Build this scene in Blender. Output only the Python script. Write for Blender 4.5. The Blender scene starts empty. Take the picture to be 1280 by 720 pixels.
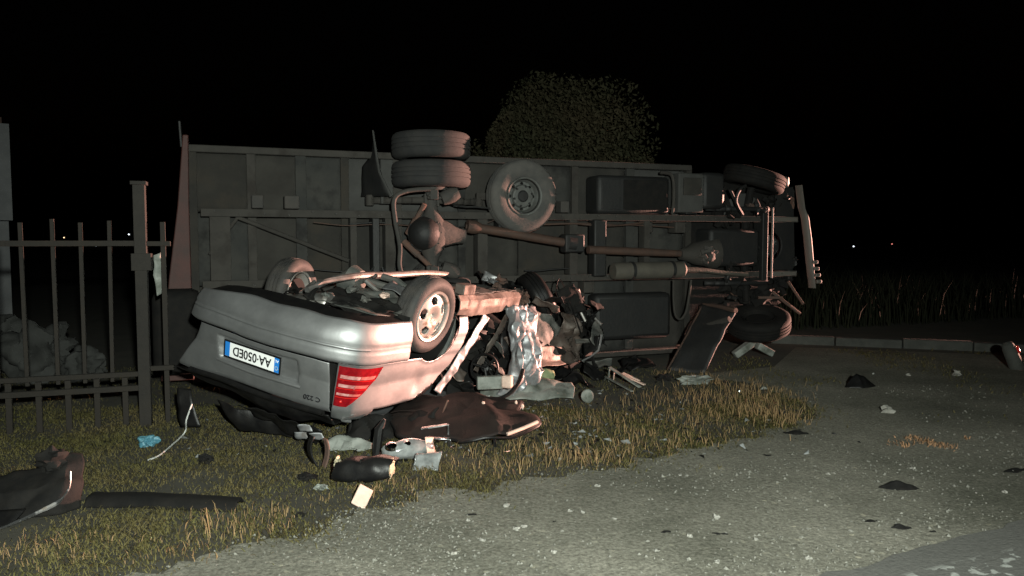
import bpy, bmesh, math, random
import numpy as np
from mathutils import Vector, Matrix, Euler, noise
R = math.radians
random.seed(7); rng = np.random.default_rng(7)
sc = bpy.context.scene; col = sc.collection

# ------------------------------------------------------------------ camera, night sky, lamps, exposure
F, PITCH, EYE = 950.0, math.atan(60/950.0), 1.55
cd = bpy.data.cameras.new('camera'); cd.sensor_width = 36; cd.lens = 36*F/1280; cd.clip_end = 2000
cam = bpy.data.objects.new('camera', cd); col.objects.link(cam)
cam.location = (0, 0, EYE); cam.rotation_euler = (R(90)-PITCH, 0, 0); sc.camera = cam
w = bpy.data.worlds.new('World'); sc.world = w; w.use_nodes = True
sky = w.node_tree.nodes.new('ShaderNodeTexSky'); sky.sky_type = 'NISHITA'; sky.sun_disc = False
sky.sun_elevation = R(-3); sky.sun_rotation = R(200)
bgn = w.node_tree.nodes['Background']; bgn.inputs['Strength'].default_value = 0.004
w.node_tree.links.new(sky.outputs[0], bgn.inputs[0])
def spot(name, loc, aim, power, colr, size, blend, rad):
    l = bpy.data.lights.new(name, 'SPOT'); l.energy = power; l.color = colr; l.spot_size = R(size); l.spot_blend = blend; l.shadow_soft_size = rad
    o = bpy.data.objects.new(name, l); col.objects.link(o); o.location = loc
    o.rotation_euler = (Vector(aim)-Vector(loc)).to_track_quat('-Z', 'Y').to_euler(); return o
spot('hand_torch', (0.55, -0.9, 2.0), (-0.15, 4.6, 0.45), 3300, (0.93, 1.0, 0.90), 108, 1.0, 0.06)          # light held beside the photographer
spot('headlamp', (41.0, 25.0, 0.62), (-0.2, 7.2, 1.35), 470000, (1.0, 0.50, 0.38), 12.5, 0.5, 0.12)               # vehicle lamps off to the right
sc.view_settings.view_transform = 'Standard'; sc.view_settings.look = 'None'; sc.view_settings.exposure = 0; sc.view_settings.gamma = 1

# ------------------------------------------------------------------ helpers
cth, sth = math.cos(PITCH), math.sin(PITCH)
def ray(px, py):
    x = (px-640)/F; u = (360-py)/F
    return Vector((x, cth+u*sth, -sth+u*cth))
def at(px, py, d): r = ray(px, py); return Vector((0, 0, EYE)) + r*(d/r.y)
def gr(px, py, h=0.0): r = ray(px, py); return Vector((0, 0, EYE)) + r*((h-EYE)/r.z)

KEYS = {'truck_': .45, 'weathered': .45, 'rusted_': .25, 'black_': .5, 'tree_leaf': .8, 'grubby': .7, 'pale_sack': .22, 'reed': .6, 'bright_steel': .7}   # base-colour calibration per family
def mat(name, c, rough=.6, metal=0., c2=None, nscale=8., bump=0., bscale=40., detail=6., spec=.5, emit=None, coat=0., trans=0., noise_lo=.35, noise_hi=.65, dirt=None, dscale=3.):
    for k_, f_ in KEYS.items():
        if name.startswith(k_): c = tuple(q*f_ for q in c); c2 = c2 and tuple(q*f_ for q in c2); dirt = dirt and tuple(q*f_ for q in dirt)
    if name.startswith('black') or name.startswith('dark'): spec = .22
    m = bpy.data.materials.new(name); m.use_nodes = True; nt = m.node_tree; n = nt.nodes; p = n['Principled BSDF']; L = nt.links
    p.inputs['Base Color'].default_value = (*c, 1); p.inputs['Roughness'].default_value = rough; p.inputs['Metallic'].default_value = metal
    p.inputs['Specular IOR Level'].default_value = spec; p.inputs['Coat Weight'].default_value = coat; p.inputs['Transmission Weight'].default_value = trans
    tc = n.new('ShaderNodeTexCoord')
    def tex(s, d=detail):
        t = n.new('ShaderNodeTexNoise'); t.inputs['Scale'].default_value = s; t.inputs['Detail'].default_value = d; t.inputs['Roughness'].default_value = .62
        L.new(tc.outputs['Object'], t.inputs['Vector']); return t
    def ramp(src, lo, hi):
        r = n.new('ShaderNodeMapRange'); r.inputs[1].default_value = lo; r.inputs[2].default_value = hi; L.new(src, r.inputs[0]); return r.outputs[0]
    cur = None
    if c2:
        mx = n.new('ShaderNodeMix'); mx.data_type = 'RGBA'; L.new(ramp(tex(nscale).outputs[0], noise_lo, noise_hi), mx.inputs[0])
        mx.inputs[6].default_value = (*c, 1); mx.inputs[7].default_value = (*c2, 1); cur = mx.outputs[2]
    if dirt:
        mx = n.new('ShaderNodeMix'); mx.data_type = 'RGBA'; f = ramp(tex(dscale, 9).outputs[0], .5, .66); L.new(f, mx.inputs[0])
        if cur: L.new(cur, mx.inputs[6])
        else: mx.inputs[6].default_value = (*c, 1)
        mx.inputs[7].default_value = (*dirt, 1); cur = mx.outputs[2]
        rr = n.new('ShaderNodeMapRange'); L.new(f, rr.inputs[0]); rr.inputs[3].default_value = rough; rr.inputs[4].default_value = min(.95, rough+.4); L.new(rr.outputs[0], p.inputs['Roughness'])
        if metal: rm = n.new('ShaderNodeMapRange'); L.new(f, rm.inputs[0]); rm.inputs[3].default_value = metal; rm.inputs[4].default_value = 0; L.new(rm.outputs[0], p.inputs['Metallic'])
    if cur: L.new(cur, p.inputs['Base Color'])
    if bump:
        b = n.new('ShaderNodeBump'); b.inputs['Strength'].default_value = bump; b.inputs['Distance'].default_value = .02
        L.new(tex(bscale).outputs[0], b.inputs['Height']); L.new(b.outputs[0], p.inputs['Normal'])
    if emit: p.inputs['Emission Color'].default_value = (*emit[0], 1); p.inputs['Emission Strength'].default_value = emit[1]
    return m
M = {}
M['silver'] = mat('silver_paint', (.33, .335, .34), .52, .80, (.28, .285, .29), 9, coat=.12, bump=.10, bscale=9)
M['silver_dirty'] = mat('muddy_silver_paint', (.16, .14, .125), .6, .5, (.085, .062, .05), 7, dirt=(.05, .033, .026), dscale=5, bump=.2, bscale=20)
M['silver_torn'] = mat('torn_silver_steel', (.30, .31, .325), .48, .65, (.25, .26, .27), 9, bump=.15, bscale=14, dirt=(.10, .09, .085), dscale=6)
M['under'] = mat('underbody_grey', (.055, .062, .058), .7, .2, (.11, .105, .095), 7, bump=.3, bscale=30)
M['black'] = mat('black_plastic', (.012, .012, .013), .42, 0, (.022, .021, .02), 12, bump=.1, bscale=60)
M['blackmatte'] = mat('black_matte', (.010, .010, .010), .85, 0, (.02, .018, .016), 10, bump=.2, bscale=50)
M['brownpanel'] = mat('dark_brown_felt', (.011, .008, .0075), .7, 0, (.020, .014, .012), 6, bump=.25, bscale=70)
M['rubber'] = mat('tyre_rubber', (.022, .022, .022), .75, 0, (.042, .038, .034), 9, bump=.2, bscale=40)
M['rubber_dusty'] = mat('dusty_tyre_rubber', (.045, .045, .043), .9, 0, (.075, .071, .065), 6, bump=.25, bscale=30)
M['rubber_truck'] = mat('truck_tyre_rubber', (.030, .031, .033), .9, 0, (.052, .05, .048), 6, bump=.25, bscale=30)
M['alloy'] = mat('alloy_wheel', (.50, .48, .45), .36, .55, (.36, .33, .30), 8, dirt=(.13, .085, .055), dscale=7)
M['steelwheel'] = mat('painted_steel_wheel', (.10, .105, .10), .65, .3, (.07, .07, .065), 9, bump=.2, bscale=30)
M['chrome'] = mat('bright_steel', (.62, .63, .64), .22, .95, dirt=(.2, .17, .14), dscale=9)
M['exhaust'] = mat('aluminised_exhaust', (.42, .42, .41), .38, .8, (.22, .2, .18), 9)
M['rust'] = mat('rusty_steel', (.11, .055, .038), .85, 0, (.07, .05, .042), 9, bump=.3, bscale=30)
M['tr_floor'] = mat('truck_floor_dirty', (.042, .038, .032), .9, 0, (.066, .061, .052), 3.5, bump=.35, bscale=12, dirt=(.036, .034, .030), dscale=2)
M['tr_floor3'] = mat('truck_floor_muddy', (.050, .045, .037), .9, 0, (.028, .026, .022), 3, bump=.5, bscale=14, dirt=(.066, .055, .042), dscale=2.6)
M['tr_floor4'] = mat('truck_floor_stained', (.042, .044, .042), .9, 0, (.074, .072, .064), 2.4, bump=.4, bscale=16, dirt=(.022, .021, .020), dscale=3)
M['tr_floor2'] = mat('truck_floor_pale', (.10, .10, .095), .9, 0, (.07, .07, .066), 4, bump=.3, bscale=20)
M['tr_frame'] = mat('truck_chassis_dirty', (.055, .050, .043), .85, 0, (.078, .070, .060), 5, bump=.35, bscale=25, dirt=(.05, .043, .037), dscale=4)
M['tr_axle'] = mat('truck_axle_dusty', (.075, .073, .068), .85, .05, (.11, .098, .087), 6, bump=.4, bscale=25)
M['tr_dark'] = mat('truck_dark_paint', (.013, .014, .015), .65, 0, (.022, .022, .021), 6, bump=.2, bscale=30)
M['tr_red'] = mat('truck_red_brown_paint', (.12, .036, .028), .7, 0, (.075, .03, .025), 4, bump=.2, bscale=20)
M['tr_shaft'] = mat('truck_shaft_rust_primer', (.150, .080, .055), .75, .1, (.10, .062, .048), 7, bump=.2, bscale=30)
M['tr_muffler'] = mat('truck_silencer_dusty', (.16, .145, .115), .8, .1, (.12, .108, .09), 6, bump=.25, bscale=25)
M['tr_pale'] = mat('truck_pale_bumper', (.24, .22, .19), .6, 0, (.22, .2, .18), 8, bump=.15, bscale=20)
M['tr_body'] = mat('truck_body_paint', (.16, .17, .17), .55, 0, (.12, .125, .125), 4)
M['white'] = mat('white_plastic', (.55, .56, .54), .5, 0, (.42, .43, .41), 9, bump=.15, bscale=18)
M['grime'] = mat('grubby_white', (.34, .36, .33), .7, 0, (.19, .21, .19), 6, bump=.4, bscale=14, dirt=(.10, .11, .09), dscale=5)
M['plate'] = mat('plate_white_reflective', (.86, .87, .87), .35, 0)
M['plateblue'] = mat('plate_blue_band', (.02, .20, .62), .4, 0)
M['ink'] = mat('plate_black_ink', (.008, .008, .01), .45, 0)
M['platestar'] = mat('plate_blue_mark', (.8, .75, .3), .4, 0)
M['red'] = mat('tail_lamp_red', (.26, .006, .010), .16, 0, (.16, .004, .007), 30, coat=.6)
M['redbright'] = mat('tail_lamp_bright_red', (.62, .02, .015), .2, 0, coat=.6)
M['clear'] = mat('tail_lamp_clear_band', (.60, .34, .32), .2, .1, (.40, .12, .11), 26, coat=.6)
M['clearpink'] = mat('tail_lamp_pink_band', (.50, .16, .14), .2, 0, (.36, .08, .07), 30, coat=.6)
M['lampglass'] = mat('head_lamp_lens', (.40, .42, .42), .12, .35, (.2, .21, .21), 12, coat=.7)
M['reflector'] = mat('lamp_reflector', (.85, .86, .86), .12, 1.0)
M['tile'] = mat('pale_pink_foam', (.62, .46, .38), .7, 0, (.5, .36, .3), 14, bump=.2, bscale=40)
M['foam'] = mat('cream_foam', (.45, .40, .28), .9, 0, (.34, .3, .2), 20, bump=.4, bscale=60)
M['bluebag'] = mat('blue_plastic_bag', (.10, .26, .32), .4, 0, (.05, .16, .22), 10, bump=.5, bscale=25)
M['blueply'] = mat('blue_plastic', (.02, .12, .26), .5, 0, (.02, .08, .18), 12)
M['greencloth'] = mat('pale_green_cloth', (.25, .29, .16), .85, 0, (.16, .2, .1), 14, bump=.4, bscale=30)
M['concrete'] = mat('weathered_concrete', (.14, .145, .13), .9, 0, (.085, .09, .08), 6, bump=.5, bscale=25)
M['stone'] = mat('pale_limestone', (.27, .262, .235), .9, 0, (.20, .195, .175), 14, bump=.4, bscale=40)
M['gravelbit'] = mat('gravel_chip', (.215, .21, .185), .9, 0, (.10, .10, .085), 9, bump=.2, bscale=60)
M['iron'] = mat('rusted_fence_iron', (.034, .026, .018), .85, 0, (.050, .036, .022), 8, bump=.3, bscale=40)
M['ironpost'] = mat('rusted_fence_post', (.058, .048, .036), .85, 0, (.036, .030, .024), 7, bump=.35, bscale=30)
M['bark'] = mat('tree_bark', (.07, .055, .04), .9, 0, (.04, .033, .026), 10, bump=.5, bscale=20)
M['leaf'] = mat('tree_leaf', (.040, .044, .024), .85, 0, (.064, .052, .030), .9, spec=.15)
M['leaf2'] = mat('reed_leaf', (.022, .027, .016), .9, 0, (.034, .034, .02), 2, spec=.1)
M['grassb'] = mat('grass_blade', (.088, .084, .026), .8, 0, (.128, .102, .044), 1.3, detail=8, spec=.2)
M['dryb'] = mat('dry_grass_blade', (.30, .19, .095), .8, 0, (.17, .12, .06), 3, spec=.2)
M['litter'] = mat('dry_orange_litter', (.34, .19, .10), .85, 0, (.22, .13, .07), 9)
M['wall'] = mat('house_plaster', (.20, .205, .21), .9, 0, (.15, .155, .16), 3, bump=.3, bscale=20)
M['roof'] = mat('roof_tile', (.09, .05, .04), .85, 0, (.06, .04, .035), 8)
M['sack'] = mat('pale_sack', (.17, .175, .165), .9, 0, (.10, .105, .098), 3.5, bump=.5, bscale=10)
M['lampwarm'] = mat('lamp_warm_glow', (.5, .4, .3), .5, emit=((1, .62, .34), 2.2))
M['lampcool'] = mat('lamp_cool_glow', (.5, .5, .5), .5, emit=((.85, .92, 1), 2.8))
M['lampred'] = mat('lamp_red_glow', (.5, .2, .2), .5, emit=((1, .3, .25), 1.0))

class MB:
    def __init__(s): s.v = []; s.f = []
    def add(s, vs, fs):
        b = len(s.v); s.v += [Vector(q) for q in vs]; s.f += [tuple(i+b for i in f) for f in fs]; return s
    def box(s, x0, x1, y0, y1, z0, z1, mtx=None):
        vs = [Vector((x, y, z)) for x in (x0, x1) for y in (y0, y1) for z in (z0, z1)]
        if mtx: vs = [mtx @ q for q in vs]
        return s.add(vs, [(0, 1, 3, 2), (4, 6, 7, 5), (0, 4, 5, 1), (2, 3, 7, 6), (0, 2, 6, 4), (1, 5, 7, 3)])
    def tube(s, pts, r, n=8, closed=False):
        pts = [Vector(q) for q in pts]; N = len(pts); rs = r if isinstance(r, (list, tuple)) else [r]*N; vs = []; up = None
        for i, q in enumerate(pts):
            a = pts[(i-1) % N] if (closed or i > 0) else q; b = pts[(i+1) % N] if (closed or i < N-1) else q
            t = (b-a).normalized()
            if up is None: up = Vector((0, 0, 1)) if abs(t.z) < .9 else Vector((1, 0, 0))
            e1 = (up - t*up.dot(t)).normalized(); e2 = t.cross(e1); up = e1
            vs += [q + (e1*math.cos(2*math.pi*k/n) + e2*math.sin(2*math.pi*k/n))*rs[i] for k in range(n)]
        fs = []
        for i in range(N if closed else N-1):
            j = (i+1) % N
            fs += [(i*n+k, i*n+(k+1) % n, j*n+(k+1) % n, j*n+k) for k in range(n)]
        if not closed: fs += [tuple(range(n-1, -1, -1)), tuple((N-1)*n+k for k in range(n))]
        return s.add(vs, fs)
    def lathe(s, prof, o, ax, n=32, closed=False, arc=1.0):
        o = Vector(o); ax = Vector(ax).normalized(); e1 = ax.orthogonal().normalized(); e2 = ax.cross(e1); vs = []; P = len(prof)
        for k in range(n): 
            a = 2*math.pi*k/n; d = e1*math.cos(a)+e2*math.sin(a)
            vs += [o + ax*h + d*r for r, h in prof]
        fs = []
        for k in range(n):
            k2 = (k+1) % n
            for i in range(P if closed else P-1): j = (i+1) % P; fs.append((k*P+i, k2*P+i, k2*P+j, k*P+j))
        return s.add(vs, fs)
    def grid(s, fn, nu, nv, keep=None):
        vs = [Vector(fn(i/nu, j/nv)) for i in range(nu+1) for j in range(nv+1)]
        fs = [(i*(nv+1)+j, (i+1)*(nv+1)+j, (i+1)*(nv+1)+j+1, i*(nv+1)+j+1) for i in range(nu) for j in range(nv) if keep is None or keep((i+.5)/nu, (j+.5)/nv)]
        return s.add(vs, fs)
    def prism(s, poly, fn):      # poly of 2d points, fn(x, y, side) -> 3d
        n = len(poly); vs = [fn(x, y, 0) for x, y in poly] + [fn(x, y, 1) for x, y in poly]
        return s.add(vs, [tuple(range(n-1, -1, -1)), tuple(range(n, 2*n))] + [(i, (i+1) % n, (i+1) % n+n, i+n) for i in range(n)])
    def lump(s, c, rad, amp=.15, fr=2., sub=3, seed=0., mtx=None):
        bm = bmesh.new(); bmesh.ops.create_icosphere(bm, subdivisions=sub, radius=1)
        vs = []
        for q in bm.verts:
            d = 1 + amp*noise.turbulence(q.co*fr+Vector((seed, seed*1.7, 0)), 3, False)*1.6 - amp*.5
            p = Vector((q.co.x*rad[0]*d, q.co.y*rad[1]*d, q.co.z*rad[2]*d)); vs.append((mtx @ p if mtx else p)+Vector(c))
        fs = [tuple(x.index for x in f.verts) for f in bm.faces]; bm.free(); return s.add(vs, fs)
    def obj(s, name, m, parent=None, smooth=35, bevel=0., solid=0., tf=None):
        me = bpy.data.meshes.new(name); vs = [tf @ q for q in s.v] if tf else s.v
        me.from_pydata([tuple(q) for q in vs], [], s.f); me.update()
        bm = bmesh.new(); bm.from_mesh(me); lo = [x for x in bm.verts if not x.link_faces]
        if lo: bmesh.ops.delete(bm, geom=lo, context='VERTS')
        if not solid: bmesh.ops.recalc_face_normals(bm, faces=bm.faces)
        bm.to_mesh(me); bm.free()
        if smooth: me.shade_smooth(); me.set_sharp_from_angle(angle=R(smooth))
        me.materials.append(M[m] if isinstance(m, str) else m)
        o = bpy.data.objects.new(name, me); col.objects.link(o); o.parent = parent
        if bevel: b = o.modifiers.new('bevel', 'BEVEL'); b.width = bevel; b.segments = 2; b.limit_method = 'ANGLE'
        if solid: b = o.modifiers.new('solid', 'SOLIDIFY'); b.thickness = solid; b.offset = 0
        return o
def tag(o, label, cat, group=None):
    o['label'] = label; o['category'] = cat
    if group: o['group'] = group
    return o
def structure(o): o['kind'] = 'structure'; return o
def stuff(o, label=None, cat=None):
    o['kind'] = 'stuff'
    if label: o['label'] = label; o['category'] = cat
    return o
def thing(name, loc=(0, 0, 0), rot=(0, 0, 0)):
    o = bpy.data.objects.new(name, None); col.objects.link(o); o.location = loc; o.rotation_euler = rot; o.empty_display_size = .2; return o
def copy_tree(o, parent=None):
    c = o.copy(); col.objects.link(c); c.parent = parent
    for ch in list(o.children): copy_tree(ch, c)
    return c
def smst(a, b, x): t = min(1, max(0, (x-a)/(b-a))); return t*t*(3-2*t)
def crease(p, fr, seed):      # sharp folds
    q = Vector(p)*fr + Vector((seed, -seed*.7, seed*.3)); a = noise.noise(q); b = noise.noise(q*2.1+Vector((7, 3, 1)))
    return (abs(a)*1.6-.4) + (abs(b)*.5-.1)
def lerp_rows(rows, u, v):
    n = len(rows)-1; k = min(n-1, int(u*n)); t = u*n-k
    def row(r): m = len(r)-1; i = min(m-1, int(v*m)); s_ = v*m-i; return Vector(r[i])*(1-s_)+Vector(r[i+1])*s_
    return row(rows[k])*(1-t)+row(rows[k+1])*t
def sheet(rows, nu, nv, amp, fr, seed, nrm=None, an=(1, 1, 1)):
    m = MB()
    def fn(u, v):
        p = lerp_rows(rows, u, v); e = 1e-3
        d = nrm or ((lerp_rows(rows, min(1, u+e), v)-lerp_rows(rows, max(0, u-e), v)).cross(lerp_rows(rows, u, min(1, v+e))-lerp_rows(rows, u, max(0, v-e)))).normalized()
        j = noise.noise_vector(p*fr*2+Vector((seed, 0, 0)))*amp*.4
        return p + d*amp*crease(Vector((p.x*an[0], p.y*an[1], p.z*an[2])), fr, seed) + j
    return m.grid(fn, nu, nv)
def path_on(pts, n):          # catmull-rom
    pts = [Vector(p) for p in pts]; out = []; N = len(pts)
    for i in range(N-1):
        p0, p1, p2, p3 = pts[max(0, i-1)], pts[i], pts[i+1], pts[min(N-1, i+2)]
        for k in range(n):
            t = k/n; out.append(.5*((2*p1)+(p2-p0)*t+(2*p0-5*p1+4*p2-p3)*t*t+(3*p1-p0-3*p2+p3)*t**3))
    return out+[pts[-1]]
def text_mesh(body, size, sx, name, m, parent, tf, ext=.0015):
    cu = bpy.data.curves.new(name, 'FONT'); cu.body = body; cu.size = size; cu.align_x = 'CENTER'; cu.align_y = 'CENTER'; cu.extrude = ext; cu.offset = size*.012
    t = bpy.data.objects.new('tmp', cu); col.objects.link(t); dg = bpy.context.evaluated_depsgraph_get(); dg.update()
    me = bpy.data.meshes.new_from_object(t.evaluated_get(dg)); bpy.data.objects.remove(t); bpy.data.curves.remove(cu)
    me.transform(tf @ Matrix.Diagonal((sx, 1, 1, 1))); me.materials.clear(); me.materials.append(M[m]); me.name = name
    o = bpy.data.objects.new(name, me); col.objects.link(o); o.parent = parent; return o

# ------------------------------------------------------------------ the setting
def sheet_poly(name, m, pts, z, jit=.0):
    b = MB(); b.add([(x, y, z) for x, y in pts], [tuple(range(len(pts)))]); return structure(b.obj(name, m, smooth=0))
def ground_mat():
    m = mat('bare_soil', (.060, .056, .042), .95, 0, (.034, .032, .024), 2.2, bump=.15, bscale=18); return m
gnd = MB(); gnd.add([(-400, -60, 0), (400, -60, 0), (400, 700, 0), (-400, 700, 0)], [(0, 1, 2, 3)])
structure(gnd.obj('ground', ground_mat(), smooth=0))
EDGE = [(-3.6, 1.2), (-2.7, 2.5), (-1.81, 3.42), (-.96, 4.07), (-.4, 4.62), (.31, 4.86), (1.09, 5.38), (1.75, 5.85), (2.4, 6.25), (2.75, 6.75), (2.85, 7.3), (2.55, 8.0), (2.0, 8.6)]
def jag(poly, step, amp, seed):
    out = []
    for i in range(len(poly)-1):
        a, b = Vector((*poly[i], 0)), Vector((*poly[i+1], 0)); n = max(2, int((b-a).length/step)); t = (b-a).normalized(); nn = Vector((-t.y, t.x, 0))
        for k in range(n):
            p = a.lerp(b, k/n); p = p + nn*amp*(noise.noise(p*3+Vector((seed, 0, 0)))+.6*noise.noise(p*11+Vector((seed, 5, 0)))); out.append((p.x, p.y))
    return out+[poly[-1]]
# gravel verge: graded shoulder with a gently uneven surface
def gravel_mat():
    m = bpy.data.materials.new('gravel_verge'); m.use_nodes = True; nt = m.node_tree; n = nt.nodes; L = nt.links; p = n['Principled BSDF']; p.inputs['Roughness'].default_value = .95; p.inputs['Specular IOR Level'].default_value = .15
    tc = n.new('ShaderNodeTexCoord')
    def nz(s, d=6, r=.6): t = n.new('ShaderNodeTexNoise'); t.inputs['Scale'].default_value = s; t.inputs['Detail'].default_value = d; t.inputs['Roughness'].default_value = r; L.new(tc.outputs['Object'], t.inputs[0]); return t.outputs[0]
    def cr(src, *st):
        c = n.new('ShaderNodeValToRGB'); L.new(src, c.inputs[0]); e = c.color_ramp.elements
        e[0].position, e[0].color = st[0][0], (*st[0][1], 1); e[1].position, e[1].color = st[1][0], (*st[1][1], 1)
        for q in st[2:]: z = e.new(q[0]); z.color = (*q[1], 1)
        return c.outputs[0]
    big = cr(nz(.8, 7), (.32, (.140, .138, .114)), (.68, (.300, .287, .245)))
    fine = cr(nz(55, 5, .7), (.34, (.52, .52, .5)), (.68, (1.3, 1.3, 1.28)))
    vo = n.new('ShaderNodeTexVoronoi'); vo.inputs['Scale'].default_value = 42; L.new(tc.outputs['Object'], vo.inputs[0])
    chips = cr(vo.outputs['Color'], (.0, (.8, .8, .8)), (.9, (1.0, 1.0, 1.0)), (.97, (1.7, 1.65, 1.55)))
    def mul(a, b): x = n.new('ShaderNodeMix'); x.data_type = 'RGBA'; x.blend_type = 'MULTIPLY'; x.inputs[0].default_value = 1; L.new(a, x.inputs[6]); L.new(b, x.inputs[7]); return x.outputs[2]
    L.new(mul(mul(big, fine), chips), p.inputs[0])
    b = n.new('ShaderNodeBump'); b.inputs['Strength'].default_value = .7; b.inputs['Distance'].default_value = .012; L.new(nz(34, 8, .7), b.inputs['Height']); L.new(b.outputs[0], p.inputs['Normal']); return m
ge = jag(EDGE, .05, .17, 3)
gp = ge + [(3.2, 9.2), (4.1, 10.9), (6.6, 10.15), (14, 7.9), (26, 4.5), (26, -8), (-3.6, -8)]
GM = gravel_mat()
sheet_poly('gravel_verge', GM, gp, .006)
ROAD = jag([(.2, 2.55), (1.0, 3.12), (1.48, 3.42), (2.06, 3.74), (2.8, 4.07), (4.2, 4.6), (9, 6.2), (25, 11.0)], .1, .05, 9) + [(25, -8), (-6, -8)]
def road_mat():
    m = mat('worn_asphalt', (.096, .095, .088), .9, 0, (.128, .126, .116), 40, bump=.4, bscale=60); nt = m.node_tree; n = nt.nodes; L = nt.links; p = n['Principled BSDF']
    tc = n.new('ShaderNodeTexCoord'); t = n.new('ShaderNodeTexNoise'); t.inputs['Scale'].default_value = 15; t.inputs['Detail'].default_value = 6; L.new(tc.outputs['Object'], t.inputs[0])
    # worn flecks of an old edge line
    sx = n.new('ShaderNodeSeparateXYZ'); L.new(tc.outputs['Object'], sx.inputs[0])
    ln = n.new('ShaderNodeMath'); ln.operation = 'MULTIPLY_ADD'; L.new(sx.outputs[0], ln.inputs[0]); ln.inputs[1].default_value = -.42; ln.inputs[2].default_value = -2.54
    dd = n.new('ShaderNodeMath'); dd.operation = 'ADD'; L.new(ln.outputs[0], dd.inputs[0]); L.new(sx.outputs[1], dd.inputs[1])
    ab = n.new('ShaderNodeMath'); ab.operation = 'ABSOLUTE'; L.new(dd.outputs[0], ab.inputs[0])
    band = n.new('ShaderNodeMapRange'); L.new(ab.outputs[0], band.inputs[0]); band.inputs[1].default_value = .13; band.inputs[2].default_value = .08
    fl = n.new('ShaderNodeMapRange'); L.new(t.outputs[0], fl.inputs[0]); fl.inputs[1].default_value = .56; fl.inputs[2].default_value = .60
    mm = n.new('ShaderNodeMath'); mm.operation = 'MULTIPLY'; L.new(band.outputs[0], mm.inputs[0]); L.new(fl.outputs[0], mm.inputs[1])
    mx = n.new('ShaderNodeMix'); mx.data_type = 'RGBA'; old = p.inputs[0].links[0].from_socket; L.new(old, mx.inputs[6]); mx.inputs[7].default_value = (.34, .35, .33, 1); L.new(mm.outputs[0], mx.inputs[0]); L.new(mx.outputs[2], p.inputs[0]); return m
sheet_poly('road', road_mat(), ROAD, .011)

# added unseen low bank off to the right, keeps headlamp light off the gravel
bk = MB(); bk.grid(lambda u, v: Vector((13.2+1.6*(v-.5)+.3*noise.noise(Vector((u*6, 1, 0))), 4+13*u, -.02+.27*math.sin(math.pi*v)**1.3*(1+.12*noise.noise(Vector((u*14, v*3, 4)))))), 60, 10); structure(bk.obj('light_blocking_bank', ground_mat(), smooth=60))
# kerb at the back of the verge
kb = thing('concrete_kerb', (0, 0, 0)); kp = [(3.9, 11.35), (4.75, 11.08), (5.6, 10.8), (6.45, 10.53), (7.3, 10.26), (8.15, 9.99), (9.0, 9.72), (9.85, 9.45)]
for i in range(len(kp)-1):
    a, b = Vector((*kp[i], 0)), Vector((*kp[i+1], 0)); t = (b-a).normalized(); nn = Vector((-t.y, t.x, 0)); g = MB(); L_ = (b-a).length-.015; jz = random.uniform(-.015, .015)
    mt = Matrix.Translation(a+Vector((0, 0, jz))) @ Matrix(((t.x, nn.x, 0, 0), (t.y, nn.y, 0, 0), (0, 0, 1, 0), (0, 0, 0, 1)))
    g.box(0, L_, 0, .16, -.03, .13, mt); g.obj('kerb_stone', 'concrete', kb, bevel=.015)
tag(kb, 'low pale concrete kerb running along the dark field', 'kerb')

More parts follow.
